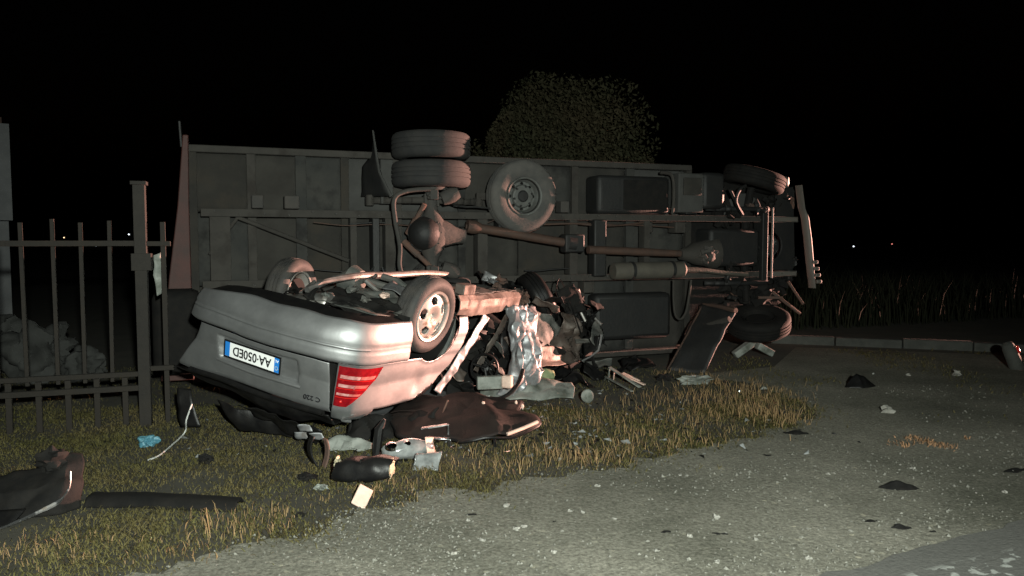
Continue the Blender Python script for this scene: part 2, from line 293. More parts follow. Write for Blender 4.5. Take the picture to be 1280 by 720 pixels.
# ------------------------------------------------------------------ wheel builders
def tyre_profile(Ro, Ri, wd):
    h = wd/2
    return [(Ri, -h*.72), (Ri+.02, -h*.86), ((Ro+Ri)/2, -h*1.02), (Ro-.035, -h*.92), (Ro-.008, -h*.74), (Ro, -h*.5), (Ro, -h*.40), (Ro-.010, -h*.38), (Ro-.010, -h*.30), (Ro+.002, -h*.28),
            (Ro+.002, -h*.06), (Ro-.010, -h*.04), (Ro-.010, h*.04), (Ro+.002, h*.06), (Ro+.002, h*.28), (Ro-.010, h*.30), (Ro-.010, h*.38), (Ro, h*.40), (Ro, h*.5), (Ro-.008, h*.74), (Ro-.035, h*.92), ((Ro+Ri)/2, h*1.02), (Ro*.0+Ri+.02, h*.86), (Ri, h*.72), (Ri-.015, h*.5), (Ri-.015, -h*.5)]
def make_wheel(parent, name, c, ax, Ro, Ri, wd, kind, tm):
    """ax points to the outer face of the wheel"""
    c = Vector(c); ax = Vector(ax).normalized(); e1 = ax.orthogonal().normalized(); e2 = ax.cross(e1)
    t = MB(); t.lathe(tyre_profile(Ro, Ri, wd), c, ax, 48, closed=True); tyre = t.obj(name, tm, parent, smooth=50)
    rm = MB(); h = wd/2
    rm.lathe([(Ri-.012, -h*.8), (Ri+.004, -h*.84), (Ri+.006, -h*.7), (Ri-.02, -h*.5), (Ri-.05, 0), (Ri-.025, h*.5), (Ri+.006, h*.74), (Ri+.004, h*.88), (Ri-.012, h*.84), (Ri-.022, h*.55)], c, ax, 48)
    rm.obj('rim', 'alloy' if kind == 'alloy' else 'steelwheel', tyre, smooth=50, solid=.004)
    f = MB(); nh = 5 if kind == 'alloy' else 8; na, nr = nh*16, 14
    def prof(q):
        if kind == 'alloy': return h*(.50+.30*math.sin(math.pi*min(1, q*1.02))*1.0-.1*(q < .12))
        return h*(.02+.0*q) + h*.34*smst(.30, .36, q)*(1-smst(.60, .70, q)) + h*.30*smst(.9, 1.0, q)
    def fn(u, v):
        q = .02+.98*v; r = (Ri-.018)*q; a = 2*math.pi*u
        return c + ax*prof(q) + (e1*math.cos(a)+e2*math.sin(a))*r
    def keep(u, v):
        q = .02+.98*v; a = ((u*nh+.5) % 1-.5)/nh*2*math.pi
        if kind == 'alloy': return (a*q/.24)**2 + ((q-.70)/.17)**2 > 1
        return (a*q/.115)**2 + ((q-.76)/.085)**2 > 1
    f.grid(fn, na, nr*2, keep); f.obj('wheel_disc', 'alloy' if kind == 'alloy' else 'steelwheel', tyre, smooth=40, solid=.012)
    b = MB(); b.lathe([(0, -h*.1), (Ri*.72, -h*.1), (Ri*.72, -h*.5), (0, -h*.5)], c, ax, 24); b.obj('brake_disc', 'blackmatte', tyre)
    hb = MB()
    if kind == 'alloy':
        hb.lathe([(0, h*.62), (.028, h*.61), (.034, h*.5), (.034, h*.3)], c, ax, 20)
        for k in range(5):
            a = 2*math.pi*(k+.5)/5; d = e1*math.cos(a)+e2*math.sin(a); hb.lathe([(0, h*.60), (.010, h*.60), (.012, h*.4)], c+d*.058, ax, 8)
    else:
        hb.lathe([(0, h*.50), (.055, h*.48), (.075, h*.3), (.08, 0)], c, ax, 24)
        for k in range(6):
            a = 2*math.pi*(k+.5)/6; d = e1*math.cos(a)+e2*math.sin(a); hb.lathe([(0, h*.52), (.013, h*.52), (.015, h*.3)], c+d*.115, ax, 6)
    hb.obj('hub', 'alloy' if kind == 'alloy' else 'tr_dark', tyre); return tyre

# ------------------------------------------------------------------ overturned truck on its side (local x: along it, y: into its body, z: up from the verge)
TA = math.atan2(.36, .933); truck = thing('overturned_truck', (-3.27, 7.7, 0), (0, 0, TA))
tag(truck, 'box truck lying on its side with its dusty underside showing, behind the crashed car', 'truck')
TI = (Matrix.Translation((-3.27, 7.7, 0)) @ Matrix.Rotation(TA, 4, 'Z')).inverted()
def tp(px, py, wv=0.):       # point of the underside plane at depth wv, in truck coordinates
    o = TI @ Vector((0, 0, EYE)); d = (TI.to_3x3() @ ray(px, py)); return o + d*((wv-o.y)/d.y)
def T(m, name, mt, **k): return m.obj(name, mt, truck, **k)
SB = [0.03, .62, 1.13, 1.60, 2.18, 2.95, 3.72, 4.42, 5.2, 6.08]
for i in range(len(SB)-1):
    for (z0, z1) in ((.12, 1.06), (1.06, 1.84), (1.84, 2.49)):
        if (i, z0) in ((1, 1.06),): pass
        g = MB(); rows = [[(SB[i]+.012, .30, z0+.008), (SB[i]+.012, .30, z1-.008)], [(SB[i+1]-.012, .30, z0+.008), (SB[i+1]-.012, .30, z1-.008)]]
        g = sheet(rows, 8, 8, .02, 1.6, i*3.1+z0); T(g, 'floor_panel', ['tr_floor', 'tr_floor3', 'tr_floor', 'tr_floor4'][(i*5+int(z0*3)) % 4] if (i, z0) not in ((3, 1.84), (8, 1.84), (4, 1.84)) else 'tr_floor2' if (i, z0) in ((3, 1.84), (8, 1.84), (4, 1.84)) else 'tr_floor', smooth=60, solid=.02)
for i, s_ in enumerate(SB):
    wd = .05 if i % 2 else .075; g = MB(); g.box(s_-wd/2, s_+wd/2, .20, .288, .14, 2.47); g.box(s_-wd/2-.02, s_+wd/2+.02, .195, .205, .15, 2.46); T(g, 'cross_member', ('tr_floor3', 'tr_frame', 'tr_floor4')[i % 3], bevel=.006)
g = MB(); g.box(.0, 6.1, .16, .33, 2.455, 2.53); T(g, 'side_rail', 'tr_frame', bevel=.01)
g = MB(); g.box(.0, 6.1, .16, .33, .06, .13); T(g, 'side_rail', 'tr_frame', bevel=.01)
g = MB(); g.box(.02, 6.08, .335, 2.55, 2.49, 2.525); T(g, 'side_wall', 'tr_body')
g = MB(); g.box(.02, 6.08, .335, 2.55, .06, .10); T(g, 'side_wall', 'tr_body')
g = MB(); g.box(.02, 6.08, 2.555, 2.59, .06, 2.525); T(g, 'box_roof', 'tr_body')
g = MB(); g.box(6.082, 6.11, .335, 2.55, .06, 2.52); T(g, 'front_wall', 'tr_body')
# red-brown tail frame, bent outward low down
g = MB(); g.prism([(-.035, 2.62), (.02, 2.62), (.01, 1.9), (.015, .1), (-.30, .1), (-.20, 1.15), (-.10, 1.9)], lambda x, y, k: Vector((x, .12+k*2.4, y))); T(g, 'tail_frame', 'tr_red', bevel=.01)
g = MB(); g.tube([(-.05, .15, 2.5), (-.06, .1, 2.75)], .014, 6); T(g, 'door_bar', 'tr_dark')
g = MB(); g.box(-.34, .10, -.30, .10, .22, 1.06); T(g, 'rear_black_box', 'blackmatte', bevel=.09)  # plain black box over the low rear end of the truck
# chassis rails (channel section) and rear cross plate
for zc in (1.83, 1.09):
    g = MB(); g.box(.12, 7.72, .0, .012, zc-.04, zc+.04); g.box(.12, 7.72, .012, .19, zc+(.028 if zc > 1.5 else -.04), zc+(.04 if zc > 1.5 else -.028)); g.box(.12, 7.72, .178, .19, zc-.04, zc+.028)
    T(g, 'chassis_rail', 'tr_frame', bevel=.004)
g = MB(); g.box(.20, .40, .03, .05, 1.13, 1.79); g.box(.20, .215, .05, .18, 1.13, 1.79); g.box(.385, .40, .05, .18, 1.13, 1.79); T(g, 'rear_cross_plate', 'tr_frame', bevel=.004)
for s_, wd in ((1.66, .07), (2.06, .10), (3.15, .12), (4.32, .10), (5.35, .08)):
    g = MB(); g.box(s_-wd/2, s_+wd/2, .02, .035, 1.13, 1.79); g.box(s_-wd/2, s_-wd/2+.012, .035, .17, 1.13, 1.79); T(g, 'frame_cross_member', 'tr_frame', bevel=.004)
g = MB(); a, b = tp(298, 272, .1), tp(436, 326, .1); g.tube([a, b], .022, 8); a2, b2 = tp(262, 318, .12), tp(300, 268, .12); g.tube([a2, b2], .018, 8); T(g, 'diagonal_brace', 'tr_frame')
# vertical box members left of the axle, hose
g = MB(); g.box(1.86, 1.94, -.02, .16, 1.13, 1.79); T(g, 'hanger_bracket', 'tr_dark', bevel=.01)
g = MB(); g.box(1.97, 2.11, .05, .17, 1.95, 2.44); T(g, 'hanger_bracket', 'tr_floor2', bevel=.01)
# leaf springs
for zc in (1.99, .97):
    for k in range(5):
        L_ = .62-.1*k; g = MB()
        g.grid(lambda u, v: Vector((2.5+(u*2-1)*L_, .02-.035*k+.11*((u*2-1)*L_/.62)**2-.02*v*0, zc-.035+.07*v)), 14, 1); T(g, 'spring_leaf', 'tr_frame', solid=.014, smooth=50)
    for e in (-1, 1):
        g = MB(); g.lathe([(.0, -.06), (.045, -.06), (.045, .06), (0, .06)], (2.5+e*.64, .13, zc), (0, 0, 1), 14); g.box(2.5+e*.64-.04, 2.5+e*.64+.04, .12, .22, zc-.055, zc+.055); T(g, 'spring_hanger', 'tr_frame', bevel=.006)
    g = MB(); g.box(2.41, 2.58, -.16, -.10, zc-.07, zc+.07)
    for e in (-1, 1): g.tube([(2.5+e*.06, -.16, zc-.05), (2.5+e*.06, .04, zc-.05)], .012, 6); g.tube([(2.5+e*.06, -.19, zc+.05), (2.5+e*.06, .04, zc+.05)], .012, 6)
    T(g, 'spring_clamp', 'tr_axle', bevel=.006)
# rear axle with differential
AX = Vector((2.50, -.12, 0))
g = MB(); g.lathe([(.05, 2.20), (.075, 2.16), (.07, 1.98), (.066, 1.92), (.08, 1.86), (.13, 1.78), (.19, 1.66), (.185, 1.56), (.12, 1.42), (.08, 1.34), (.066, 1.28), (.07, 1.1), (.05, 1.05)], AX, (0, 0, 1), 28); T(g, 'rear_axle', 'tr_axle', smooth=45)
g = MB(); g.lathe([(.0, -.20), (.05, -.195), (.12, -.16), (.17, -.08), (.19, -.02), (.205, -.015), (.205, .01)], (2.42, -.16, 1.62), Vector((.55, .83, 0)), 28)
for k in range(10):
    a = 2*math.pi*k/10; ax_ = Vector((.55, .83, 0)).normalized(); e1 = ax_.orthogonal().normalized(); e2 = ax_.cross(e1); g.lathe([(0, -.035), (.012, -.035), (.014, 0)], Vector((2.42, -.16, 1.62))+(e1*math.cos(a)+e2*math.sin(a))*.19, ax_, 6)
T(g, 'differential_cover', 'tr_dark', smooth=40)
g = MB(); g.lathe([(.17, 0), (.15, .10), (.11, .2), (.085, .3), (.085, .33), (.0, .33)], (2.55, -.12, 1.63), (1, 0, -.12), 20); T(g, 'differential_nose', 'tr_axle', smooth=45)
for zc, sg in ((2.13, 1), (1.12, -1)):
    g = MB(); g.lathe([(.0, -.03), (.17, -.03), (.18, 0), (.18, .05)], (2.5, -.12, zc), (0, 0, sg), 24); T(g, 'brake_backplate', 'tr_axle')
    g = MB(); g.lathe([(.0, -.10), (.07, -.10), (.085, -.03), (.085, .03), (.065, .10), (0, .11)], (2.69, -.20, zc-sg*.09), (.8, -.1, sg*.35), 18); g.tube([(2.64, -.18, zc-sg*.10), (2.55, -.2, zc-sg*.12)], .02, 6); T(g, 'brake_chamber', 'tr_axle', smooth=40)
    g = MB(); g.box(2.44, 2.53, -.30, -.16, zc-sg*.14, zc-sg*.03); g.lump((2.47, -.25, zc-sg*.1), (.07, .05, .06), .3, 3, 2, zc); T(g, 'brake_lever', 'tr_axle', bevel=.01)
# stabiliser bar and shock absorbers
g = MB(); g.tube(path_on([tp(538, 236, -.3), tp(508, 239, -.3), tp(493, 249, -.3), tp(494, 275, -.3), tp(500, 308, -.3), tp(500, 335, -.3), tp(512, 351, -.3), tp(548, 346, -.3)], 7), .025, 10); T(g, 'stabiliser_bar', 'tr_axle')
for pa, pb in (((531, 255), (510, 292)), ((541, 336), (505, 302))):
    g = MB(); a, b = tp(*pa, -.22), tp(*pb, .0); mid = a.lerp(b, .5); g.tube([a, mid], .027, 10); g.tube([mid, b], .038, 10); T(g, 'shock_absorber', 'rust')
g = MB(); g.tube(path_on([tp(556, 250, -.22), tp(575, 258, -.12), tp(598, 259, -.1), tp(632, 263, -.06)], 6), .010, 6); T(g, 'brake_hose', 'tr_dark')
g = MB(); g.tube(path_on([tp(470, 330, .0), tp(463, 342, -.03), tp(468, 352, -.03), tp(480, 346, -.02), tp(478, 334, 0)], 6), .012, 6); T(g, 'brake_hose', 'tr_dark')
# dual wheels, wheels of the front axle, spare
for zc, sg in ((2.58, 1), (2.27, 1), (.99, -1), (.68, -1)):
    make_wheel(truck, 'wheel', (2.5, -.12, zc), (0, 0, sg), .435, .225, .285, 'steel', 'rubber_truck')
make_wheel(truck, 'spare_wheel', (3.6, -.06, 2.06), (.06, -1, -.03), .425, .215, .23, 'steel', 'rubber_dusty')
g = MB(); g.box(3.1, 4.1, .09, .13, 2.02, 2.10); g.box(3.56, 3.64, .03, .09, 1.85, 2.45); T(g, 'spare_wheel_carrier', 'tr_frame', bevel=.006)
fwu = make_wheel(truck, 'wheel', (6.98, .02, 2.36), (.25, -.12, 1), .41, .215, .24, 'steel', 'blackmatte')
fwl = make_wheel(truck, 'wheel', (6.92, -.20, .46), (.22, .25, -1), .41, .215, .24, 'steel', 'blackmatte')
for o in list(fwu.children)+list(fwl.children): o.data.materials[0] = M['blackmatte']
for i, (a, b, r_) in enumerate(((7.02, .92, (.30, .16, .26)), (6.75, 1.0, (.25, .2, .2)), (7.45, 2.05, (.24, .14, .2)), (7.2, .75, (.3, .16, .2)), (6.6, 1.9, (.2, .18, .2)), (7.5, .95, (.2, .12, .16)))):
    g = MB(); g.lump((a, .12, b), r_, .5, 2.2, 3, i*4.); T(g, 'crushed_part', 'blackmatte', smooth=22)
# mud flap torn up beside the dual wheels
g = sheet([[tp(467, 164, -.02), tp(467, 164, .18)], [tp(470, 190, -.06), tp(464, 190, .26)], [tp(474, 215, -.10), tp(452, 210, .28)], [tp(489, 245, -.16), tp(452, 246, .25)]], 14, 6, .02, 4, 3); T(g, 'mud_flap', 'tr_dark', solid=.012)
g = MB(); g.tube([tp(466, 163, -.03), tp(470, 190, -.07), tp(474, 215, -.11), tp(489, 246, -.17)], [.008, .014, .014, .018], 6); T(g, 'flap_edge', 'tr_floor2')
# propeller shaft
g = MB(); a, b = tp(592, 284, -.1), tp(704, 303, -.1); g.tube([a, b], .052, 16); g.lathe([(.03, -.08), (.075, -.08), (.08, .0), (.06, .08)], a, (b-a), 14); T(g, 'propeller_shaft', 'tr_shaft', smooth=40)
g = MB(); g.box(*sorted((tp(704, 303, -.1).x, tp(728, 303, -.1).x)), -.17, .0, 1.40, 1.62); g.lathe([(.10, -.05), (.10, .05)], b+(b-a).normalized()*.1, b-a, 16); T(g, 'shaft_bearing', 'tr_dark', bevel=.02)
g = MB(); a, b = tp(735, 312, -.1), tp(850, 317, -.1); g.tube([a, a.lerp(b, .6), b], [.05, .05, .042], 16); T(g, 'propeller_shaft', 'tr_shaft', smooth=40)
g = MB(); g.box(4.55, 4.72, -.08, .10, 1.10, 1.80); T(g, 'frame_cross_member', 'tr_dark', bevel=.02)
# silencer and tail pipe
a, b = tp(766, 339, -.14), tp(856, 337, -.14); g = MB(); g.lathe([(0, 0), (.095, .0), (.105, .03), (.105, (b-a).length-.05), (.06, (b-a).length), (.0, (b-a).length)], a, b-a, 24); T(g, 'silencer', 'tr_muffler', smooth=40)
for t_ in (.25, .8):
    g = MB(); c_ = a.lerp(b, t_); g.lathe([(.107, -.02), (.113, -.018), (.113, .018), (.107, .02)], c_, b-a, 24, closed=True); T(g, 'silencer_band', 'tr_dark')
g = MB(); g.tube(path_on([b, tp(880, 338, -.12), tp(905, 341, -.10), tp(934, 343, -.1)], 5), .032, 10); T(g, 'exhaust_pipe', 'tr_muffler')
# tool box and tank
def rbox(x0, x1, y0, y1, z0, z1, name, m, bv): g = MB(); g.box(x0, x1, y0, y1, z0, z1); return T(g, name, m, bevel=bv, smooth=30)
rbox(4.58, 5.60, -.10, .26, 1.87, 2.34, 'battery_box', 'tr_dark', .05)
g = MB(); g.box(4.63, 4.88, -.113, -.102, 1.92, 2.29); T(g, 'box_lid', 'tr_dark', bevel=.004)
g = MB(); g.box(4.93, 5.55, -.113, -.102, 1.92, 2.29); T(g, 'box_lid', 'blackmatte', bevel=.004)
g = MB(); g.tube(path_on([(5.66, -.06, 1.88), (5.67, -.08, 2.1), (5.65, -.06, 2.36), (5.5, -.02, 2.4)], 6), .022, 8); T(g, 'box_strap', 'tr_frame')
rbox(5.74, 6.12, -.08, .26, 1.90, 2.40, 'air_tank_bracket', 'tr_floor2', .02)
rbox(5.80, 6.06, -.115, -.085, 2.12, 2.34, 'bracket_plate', 'tr_floor', .008)
# skirts below the lower rail
rbox(4.60, 5.70, -.02, .24, .30, .88, 'fuel_tank', 'tr_dark', .06)
rbox(3.35, 4.5, .05, .25, .28, .92, 'equipment_box', 'tr_floor', .02)
g = MB(); g.tube(path_on([tp(842, 350, -.05), tp(842, 372, -.08), tp(844, 392, -.1), tp(850, 399, -.1), tp(857, 391, -.1), tp(861, 372, -.1), tp(864, 350, -.06)], 6), .016, 8); T(g, 'step_hoop', 'tr_frame')
# engine, gearbox, front axle
g = MB(); g.lathe([(.0, 0), (.07, .0), (.09, .1), (.14, .2), (.17, .38), (.21, .45), (.21, .52), (.0, .52)], tp(850, 318, .05), (1, .0, .03), 18); T(g, 'gearbox', 'tr_frame', smooth=30)
g = MB(); g.lump(tp(884, 318, -.08), (.15, .12, .12), .35, 2.5, 3, 2); T(g, 'clutch_housing', 'tr_axle', smooth=30)
rbox(6.25, 7.05, -.05, .7, 1.20, 1.70, 'engine_sump', 'tr_dark', .05)
rbox(6.05, 7.60, .28, .55, .25, 2.36, 'cab_floor', 'blackmatte', .05)
g = MB(); g.tube([(6.90, .02, .72), (6.90, .06, 1.0), (6.90, .10, 1.46), (6.90, .06, 1.95), (6.94, .02, 2.25)], [.05, .06, .055, .06, .05], 10); T(g, 'front_axle', 'blackmatte')
for zc in (1.96, .98):
    for k in range(3):
        L_ = .6-.12*k; g = MB(); g.grid(lambda u, v: Vector((6.86+(u*2-1)*L_, .0-.03*k+.08*((u*2-1)*L_/.6)**2, zc-.03+.06*v)), 12, 1); T(g, 'spring_leaf', 'tr_dark', solid=.014, smooth=50)
g = MB(); g.tube(path_on([tp(932, 232, -.22), tp(924, 238, -.24), tp(920, 252, -.2), tp(928, 268, -.1)], 6), .022, 8); g.tube([tp(912, 236, -.16), tp(924, 262, -.1)], .02, 8); T(g, 'steering_arm', 'tr_dark')
g = MB(); g.grid(lambda u, v: Vector((6.50+.40*math.cos(math.pi*(.55+.5*u)), .12+.02*u, 2.14+.22*math.sin(math.pi*(.55+.5*u))))+Vector((0, v*.35, 0)), 12, 4)
c0 = tp(905, 268, .06); g = MB(); g.prism([(0, 0)]+[(.46*math.cos(a), .42*math.sin(a)) for a in np.linspace(0, math.pi*.72, 12)], lambda x, y, k: Vector((c0.x+.32-x*.7, c0.y+k*.05, c0.z-.05+y*.8))); T(g, 'inner_wheel_arch', 'tr_floor2', bevel=.01)
rbox(6.10, 6.44, -.1, .25, 1.95, 2.42, 'rear_mudguard', 'tr_dark', .05)
# front of the frame
g = MB(); g.tube([(7.20, -.10, 1.04), (7.20, -.10, 1.98)], .014, 10); T(g, 'front_cross_bar', 'tr_pale')
rbox(7.08, 7.17, -.06, .14, 1.0, 2.0, 'radiator_support', 'tr_dark', .01)
pts = [(7.32, 1.14), (7.66, 1.14), (7.70, 1.2), (7.64, 2.28), (7.36, 2.22), (7.30, 1.80)] + [(7.30+.17*math.sin(a), 1.47+.19*math.cos(a)) for a in np.linspace(.15, math.pi-.15, 9)]
g = MB(); g.prism(pts, lambda x, y, k: Vector((x, .02+.03*k, y))); T(g, 'front_valance', 'tr_dark', bevel=.004)
g = MB(); g.lathe([(.0, -.02), (.15, -.02), (.15, .1)], (7.36, .16, 1.47), (0, 1, 0), 20); T(g, 'fan_pulley', 'chrome')
rbox(7.30, 7.70, -.018, .018, 1.80, 1.86, 'rail_end_plate', 'tr_pale', .006); rbox(7.30, 7.70, -.018, .018, 1.06, 1.12, 'rail_end_plate', 'tr_pale', .006)
bp = [(7.74, 2.30, .012), (7.80, 1.98, .016), (7.86, 1.86, .038), (7.92, 1.55, .042), (7.97, 1.2, .036), (8.02, .88, .02)]
g = MB(); n_ = len(bp)
g.grid(lambda u, v: (lambda q, a: Vector((q.x+math.cos(a)*q.z, .03+math.sin(a)*.07, q.y)))(lerp_rows([[(x, z, t_)]*2 for x, z, t_ in bp], u, 0), 2*math.pi*v), 30, 14); T(g, 'front_bumper', 'tr_pale', smooth=50)
for k in range(4):
    zc = .95+.09*k; g = MB(); g.box(7.99-.025*k, 8.07-.025*k, -.10, -.06, zc, zc+.05); T(g, 'bumper_rib', 'tr_pale', bevel=.008)
g = MB(); g.lathe([(0, .03), (.07, .02), (.085, -.05), (.0, -.06)], tp(984, 228, .0), (.6, -.7, 0), 16); T(g, 'marker_lamp', 'tr_pale')
g = MB(); g.box(7.62, 7.70, .05, .3, 1.0, 2.25); T(g, 'front_panel', 'tr_dark', bevel=.02)
# cab shell
cp = [(6.13, .56), (7.70, .56), (7.86, 1.1), (7.62, 1.9), (7.2, 2.35), (6.2, 2.38)]
g = MB(); g.prism(cp, lambda x, y, k: Vector((x, y, .28+k*2.02))); T(g, 'cab_shell', 'tr_body', bevel=.06)
g = MB(); g.prism([(7.865, 1.15), (7.635, 1.86), (7.645, 1.87), (7.875, 1.16)], lambda x, y, k: Vector((x, y, .42+k*1.74))); T(g, 'windscreen', 'black')
# cables, bolts and brackets along the frame
for i in range(11):
    s0 = random.uniform(.3, 5.6); z0 = random.choice((1.76, 1.72, 1.18, 1.22, 1.95, .98)); L_ = random.uniform(.5, 1.5); g = MB()
    g.tube(path_on([(s0+L_*t_, random.uniform(.0, .08), z0+random.uniform(-.03, .03)) for t_ in (0, .3, .6, 1)], 6), random.choice((.006, .009, .012)), 6); T(g, 'frame_cable', random.choice(('tr_dark', 'tr_dark', 'tr_shaft')))
for i in range(60):
    s0 = .25+i*.122; zc = (1.83, 1.09)[i % 2]; g = MB(); g.lathe([(0, -.02), (.012, -.018), (.014, 0)], (s0, 0, zc+random.uniform(-.02, .02)), (0, 1, 0), 6); T(g, 'frame_bolt', 'tr_axle')
for i in range(16):
    s0 = random.uniform(.5, 6.6); zc = random.choice((1.83, 1.09))+random.choice((-.12, .12)); wd = random.uniform(.03, .09); g = MB(); g.box(s0-wd, s0+wd, random.uniform(-.02, .03), .17, zc-.07, zc+.07); T(g, 'frame_bracket', random.choice(('tr_frame', 'tr_axle', 'tr_dark')), bevel=.012)
for i in range(14):
    q = tp(random.uniform(905, 1000), random.uniform(225, 385), random.uniform(-.1, .1)); g = MB(); g.lump(q, (random.uniform(.03, .10), .06, random.uniform(.03, .12)), .5, 2.5, 2, i*3.); T(g, 'crushed_part', random.choice(('blackmatte', 'tr_dark', 'tr_dark', 'rust')), smooth=20)
# debris hanging from lower front: brackets
for pa, pb, r_ in (((965, 365), (1000, 392), .022), ((985, 352), (1004, 380), .018), ((948, 372), (978, 372), .02)):
    g = MB(); g.tube([tp(*pa, -.05), tp(*pb, -.12)], r_, 8); T(g, 'bent_bracket', 'rust')

# ------------------------------------------------------------------ overturned car (local x forward from its tail, y to its left, z up; the whole car turned over)
CM = Matrix.Translation((-1.7278, 5.4960, 1.4449)) @ Euler((3.34765, .03644, 1.16037), 'XYZ').to_matrix().to_4x4(); CI = CM.inverted()
car = thing('overturned_car'); car.matrix_world = CM
tag(car, 'crushed silver saloon car lying upside down on the grass, wheels in the air', 'car')
def C(m, name, mt, warp=True, **k):
    for q in m.v:                       # the tail is racked sideways
        k_ = smst(-.30, -.68, q.y)*smst(.9, .3, q.x)
        if k_ and warp is not None: q.y += -.27*(q.z-.60)*k_; q.z += .035*k_*smst(.8, 1.0, q.z)
    for q in m.v:                       # the far side of the car is pushed down on its wheels
        if warp and q.y < 0: q.z += .33*smst(.10, -.75, q.y)*smst(.66, .34, q.z)
    return m.obj(name, mt, car, **k)
def cp_(px, py, d): return CI @ at(px, py, d)
PL = [(0, 0), (.006, .3), (.03, .5), (.066, .62), (.125, .72), (.22, .79), (.4, .835), (.7, .857), (1.04, .865), (1.5, .866), (2.0, .864), (2.8, .86)]
pl = path_on([(x, y, 0) for x, y in PL], 24); al = [0.]
for i in range(1, len(pl)): al.append(al[-1]+(pl[i]-pl[i-1]).length)
AL = np.array(al); PX = np.array([p.x for p in pl]); PY = np.array([p.y for p in pl])
def x_of(a): return float(np.interp(abs(a), AL, PX))
def a_of_x(x): return float(np.interp(x, PX, AL))
def surf(a, z, off=0.):
    s_ = 1 if a >= 0 else -1; a = abs(a); x = np.interp(a, AL, PX); y = np.interp(a, AL, PY); e = .01
    tx = np.interp(a+e, AL, PX)-np.interp(max(0, a-e), AL, PX); ty = np.interp(a+e, AL, PY)-np.interp(max(0, a-e), AL, PY); l = math.hypot(tx, ty) or 1
    nx, ny = -ty/l, tx/l
    rear = abs(nx)
    o = off + .032*(1-abs((z-.5)/.3)**2 if abs(z-.5) < .3 else 0)
    o += (.030*rear+.008)*(1-smst(.610, .650, z))               # the bumper stands proud
    o -= 1.5*max(0, .47-z)**2*(1+rear)                            # turns under
    lean = max(0, z-.64); o -= rear*(.12*lean+.25*lean**2) + (1-rear)*(.05*max(0, z-.72)+.4*max(0, z-.87)**2)
    o -= 2.2*max(0, z-1.0)**1.5
    for zl in (.53, .50): o -= .006*math.exp(-((z-zl)/.008)**2)
    p = Vector((x+nx*o, (y+ny*o)*s_, z))
    o2 = .010*(crease(p, 2.6, 5)-.1)*smst(-.1, -.6, p.y) ; p.x += o2
    d = noise.noise_vector(p*2.3+Vector((4, 1, 0)))*.012 + noise.noise_vector(p*6+Vector((1, 8, 0)))*.003
    return p+d
# rear bumper
A1 = a_of_x(.66)
def bump_fn(u, v):
    a = -.72+(.72+A1)*u; zb = .325+.075*smst(.0, -.8, a)+.01*noise.noise(Vector((a*4, 0, 0))); z = zb+(.632-zb)*v
    p = surf(a, z); q = Vector((x_of(a)-1.04, z-.31))
    if q.length < .375 and x_of(a) > .5: q = q.normalized()*.375; p.x = q.x+1.04; p.z = max(p.z, q.y+.31)
    return p
g = MB(); g.grid(bump_fn, 90, 22); C(g, 'rear_bumper', 'silver', warp=False, smooth=40, solid=.004)
g = MB(); g.grid(lambda u, v: (lambda a: surf(a, .345+.07*smst(0, -.8, a)-.05*v, -.035-.12*v))(-.70+(.70+A1*.98)*u), 60, 6); C(g, 'bumper_underside', 'black', warp=False, smooth=50)
for zl, aa, ab in ((.515, -.68, .86),):
    g = MB(); g.grid(lambda u, v: surf(aa+(ab-aa)*u, zl-.012+.024*v, .006+.004*math.sin(math.pi*v)), 70, 3); C(g, 'bumper_trim', 'silver', warp=False, smooth=60)
# boot lid with number plate recess
def lid_fn(u, v):
    z = .65+.415*v; hw = (.605+.045*v) if u > .5 else .555+(.02+.32*v)*v; y = (-1+2*u)*hw; a = y*1.02; p = surf(a, min(z, 1.02))
    if y < 0: q = surf(a*(1-.42*v), min(z, 1.02)); p.x = q.x+.04*max(0, abs(y)-.55)
    if z > 1.02: t = (z-1.02)/.045; p.x += .06*t+.05*t*t; p.z = 1.02+.035*math.sin(t*1.4)
    rec = smst(.385, .345, abs(y)+.10*abs(z-.78))*smst(.685, .71, z)*smst(.885, .86, z)
    p.x += .034*rec; p.x += .02*math.exp(-((z-.93)/.03)**2)*0
    return p
g = MB(); g.grid(lid_fn, 90, 60); C(g, 'boot_lid', 'silver', smooth=32, solid=.003)
def deck_fn(u, v):
    y = (-1+2*v)*.63; x = .21+.50*u; return Vector((x, y, 1.035+.02*u+.02*noise.noise(Vector((x*3, y*3, 0)))-.05*abs(y)**3))
g = MB(); g.grid(deck_fn, 20, 30); C(g, 'boot_deck', 'blackmatte', smooth=50)
g = sheet([[(.10+.07*max(0, y/.8)**2, y, 1.05), (.15+.1*(y/.8)**2, y, 1.075+.07*(1-(y/.8)**2)), (.24, y, 1.09+.13*(1-(y/.8)**2)), (.55, y, 1.10+.12*(1-(y/.8)**2))] for y in np.linspace(-.74, .63, 9)], 50, 14, .03, 3, 7); C(g, 'crushed_boot_deck', 'black', smooth=35, solid=.004)
g = MB(); g.tube(path_on([(.10, -.60, 1.035), (.085, -.3, 1.05), (.08, 0, 1.055), (.085, .3, 1.05), (.10, .60, 1.035)], 8), .022, 8); C(g, 'boot_seal', 'black')
g = MB(); g.box(.14, .95, -.60, .60, .36, .98); C(g, 'boot_tub', 'blackmatte')
# chrome grip over the plate (upside down: below it)
g = MB(); g.grid(lambda u, v: surf((-1+2*u)*.40, .885+.03*v, .008+.012*math.sin(math.pi*v)), 30, 5); C(g, 'boot_handle', 'silver', smooth=60)
# number plate
pc = Vector((.012, 0, .775)); lean = R(8)
PMX = Matrix.Translation(pc+Vector((-.012, -.03, 0))) @ Matrix(((0, 0, -1, 0), (-1, 0, 0, 0), (0, 1, 0, 0), (0, 0, 0, 1))) @ Matrix.Rotation(-lean, 4, 'X')
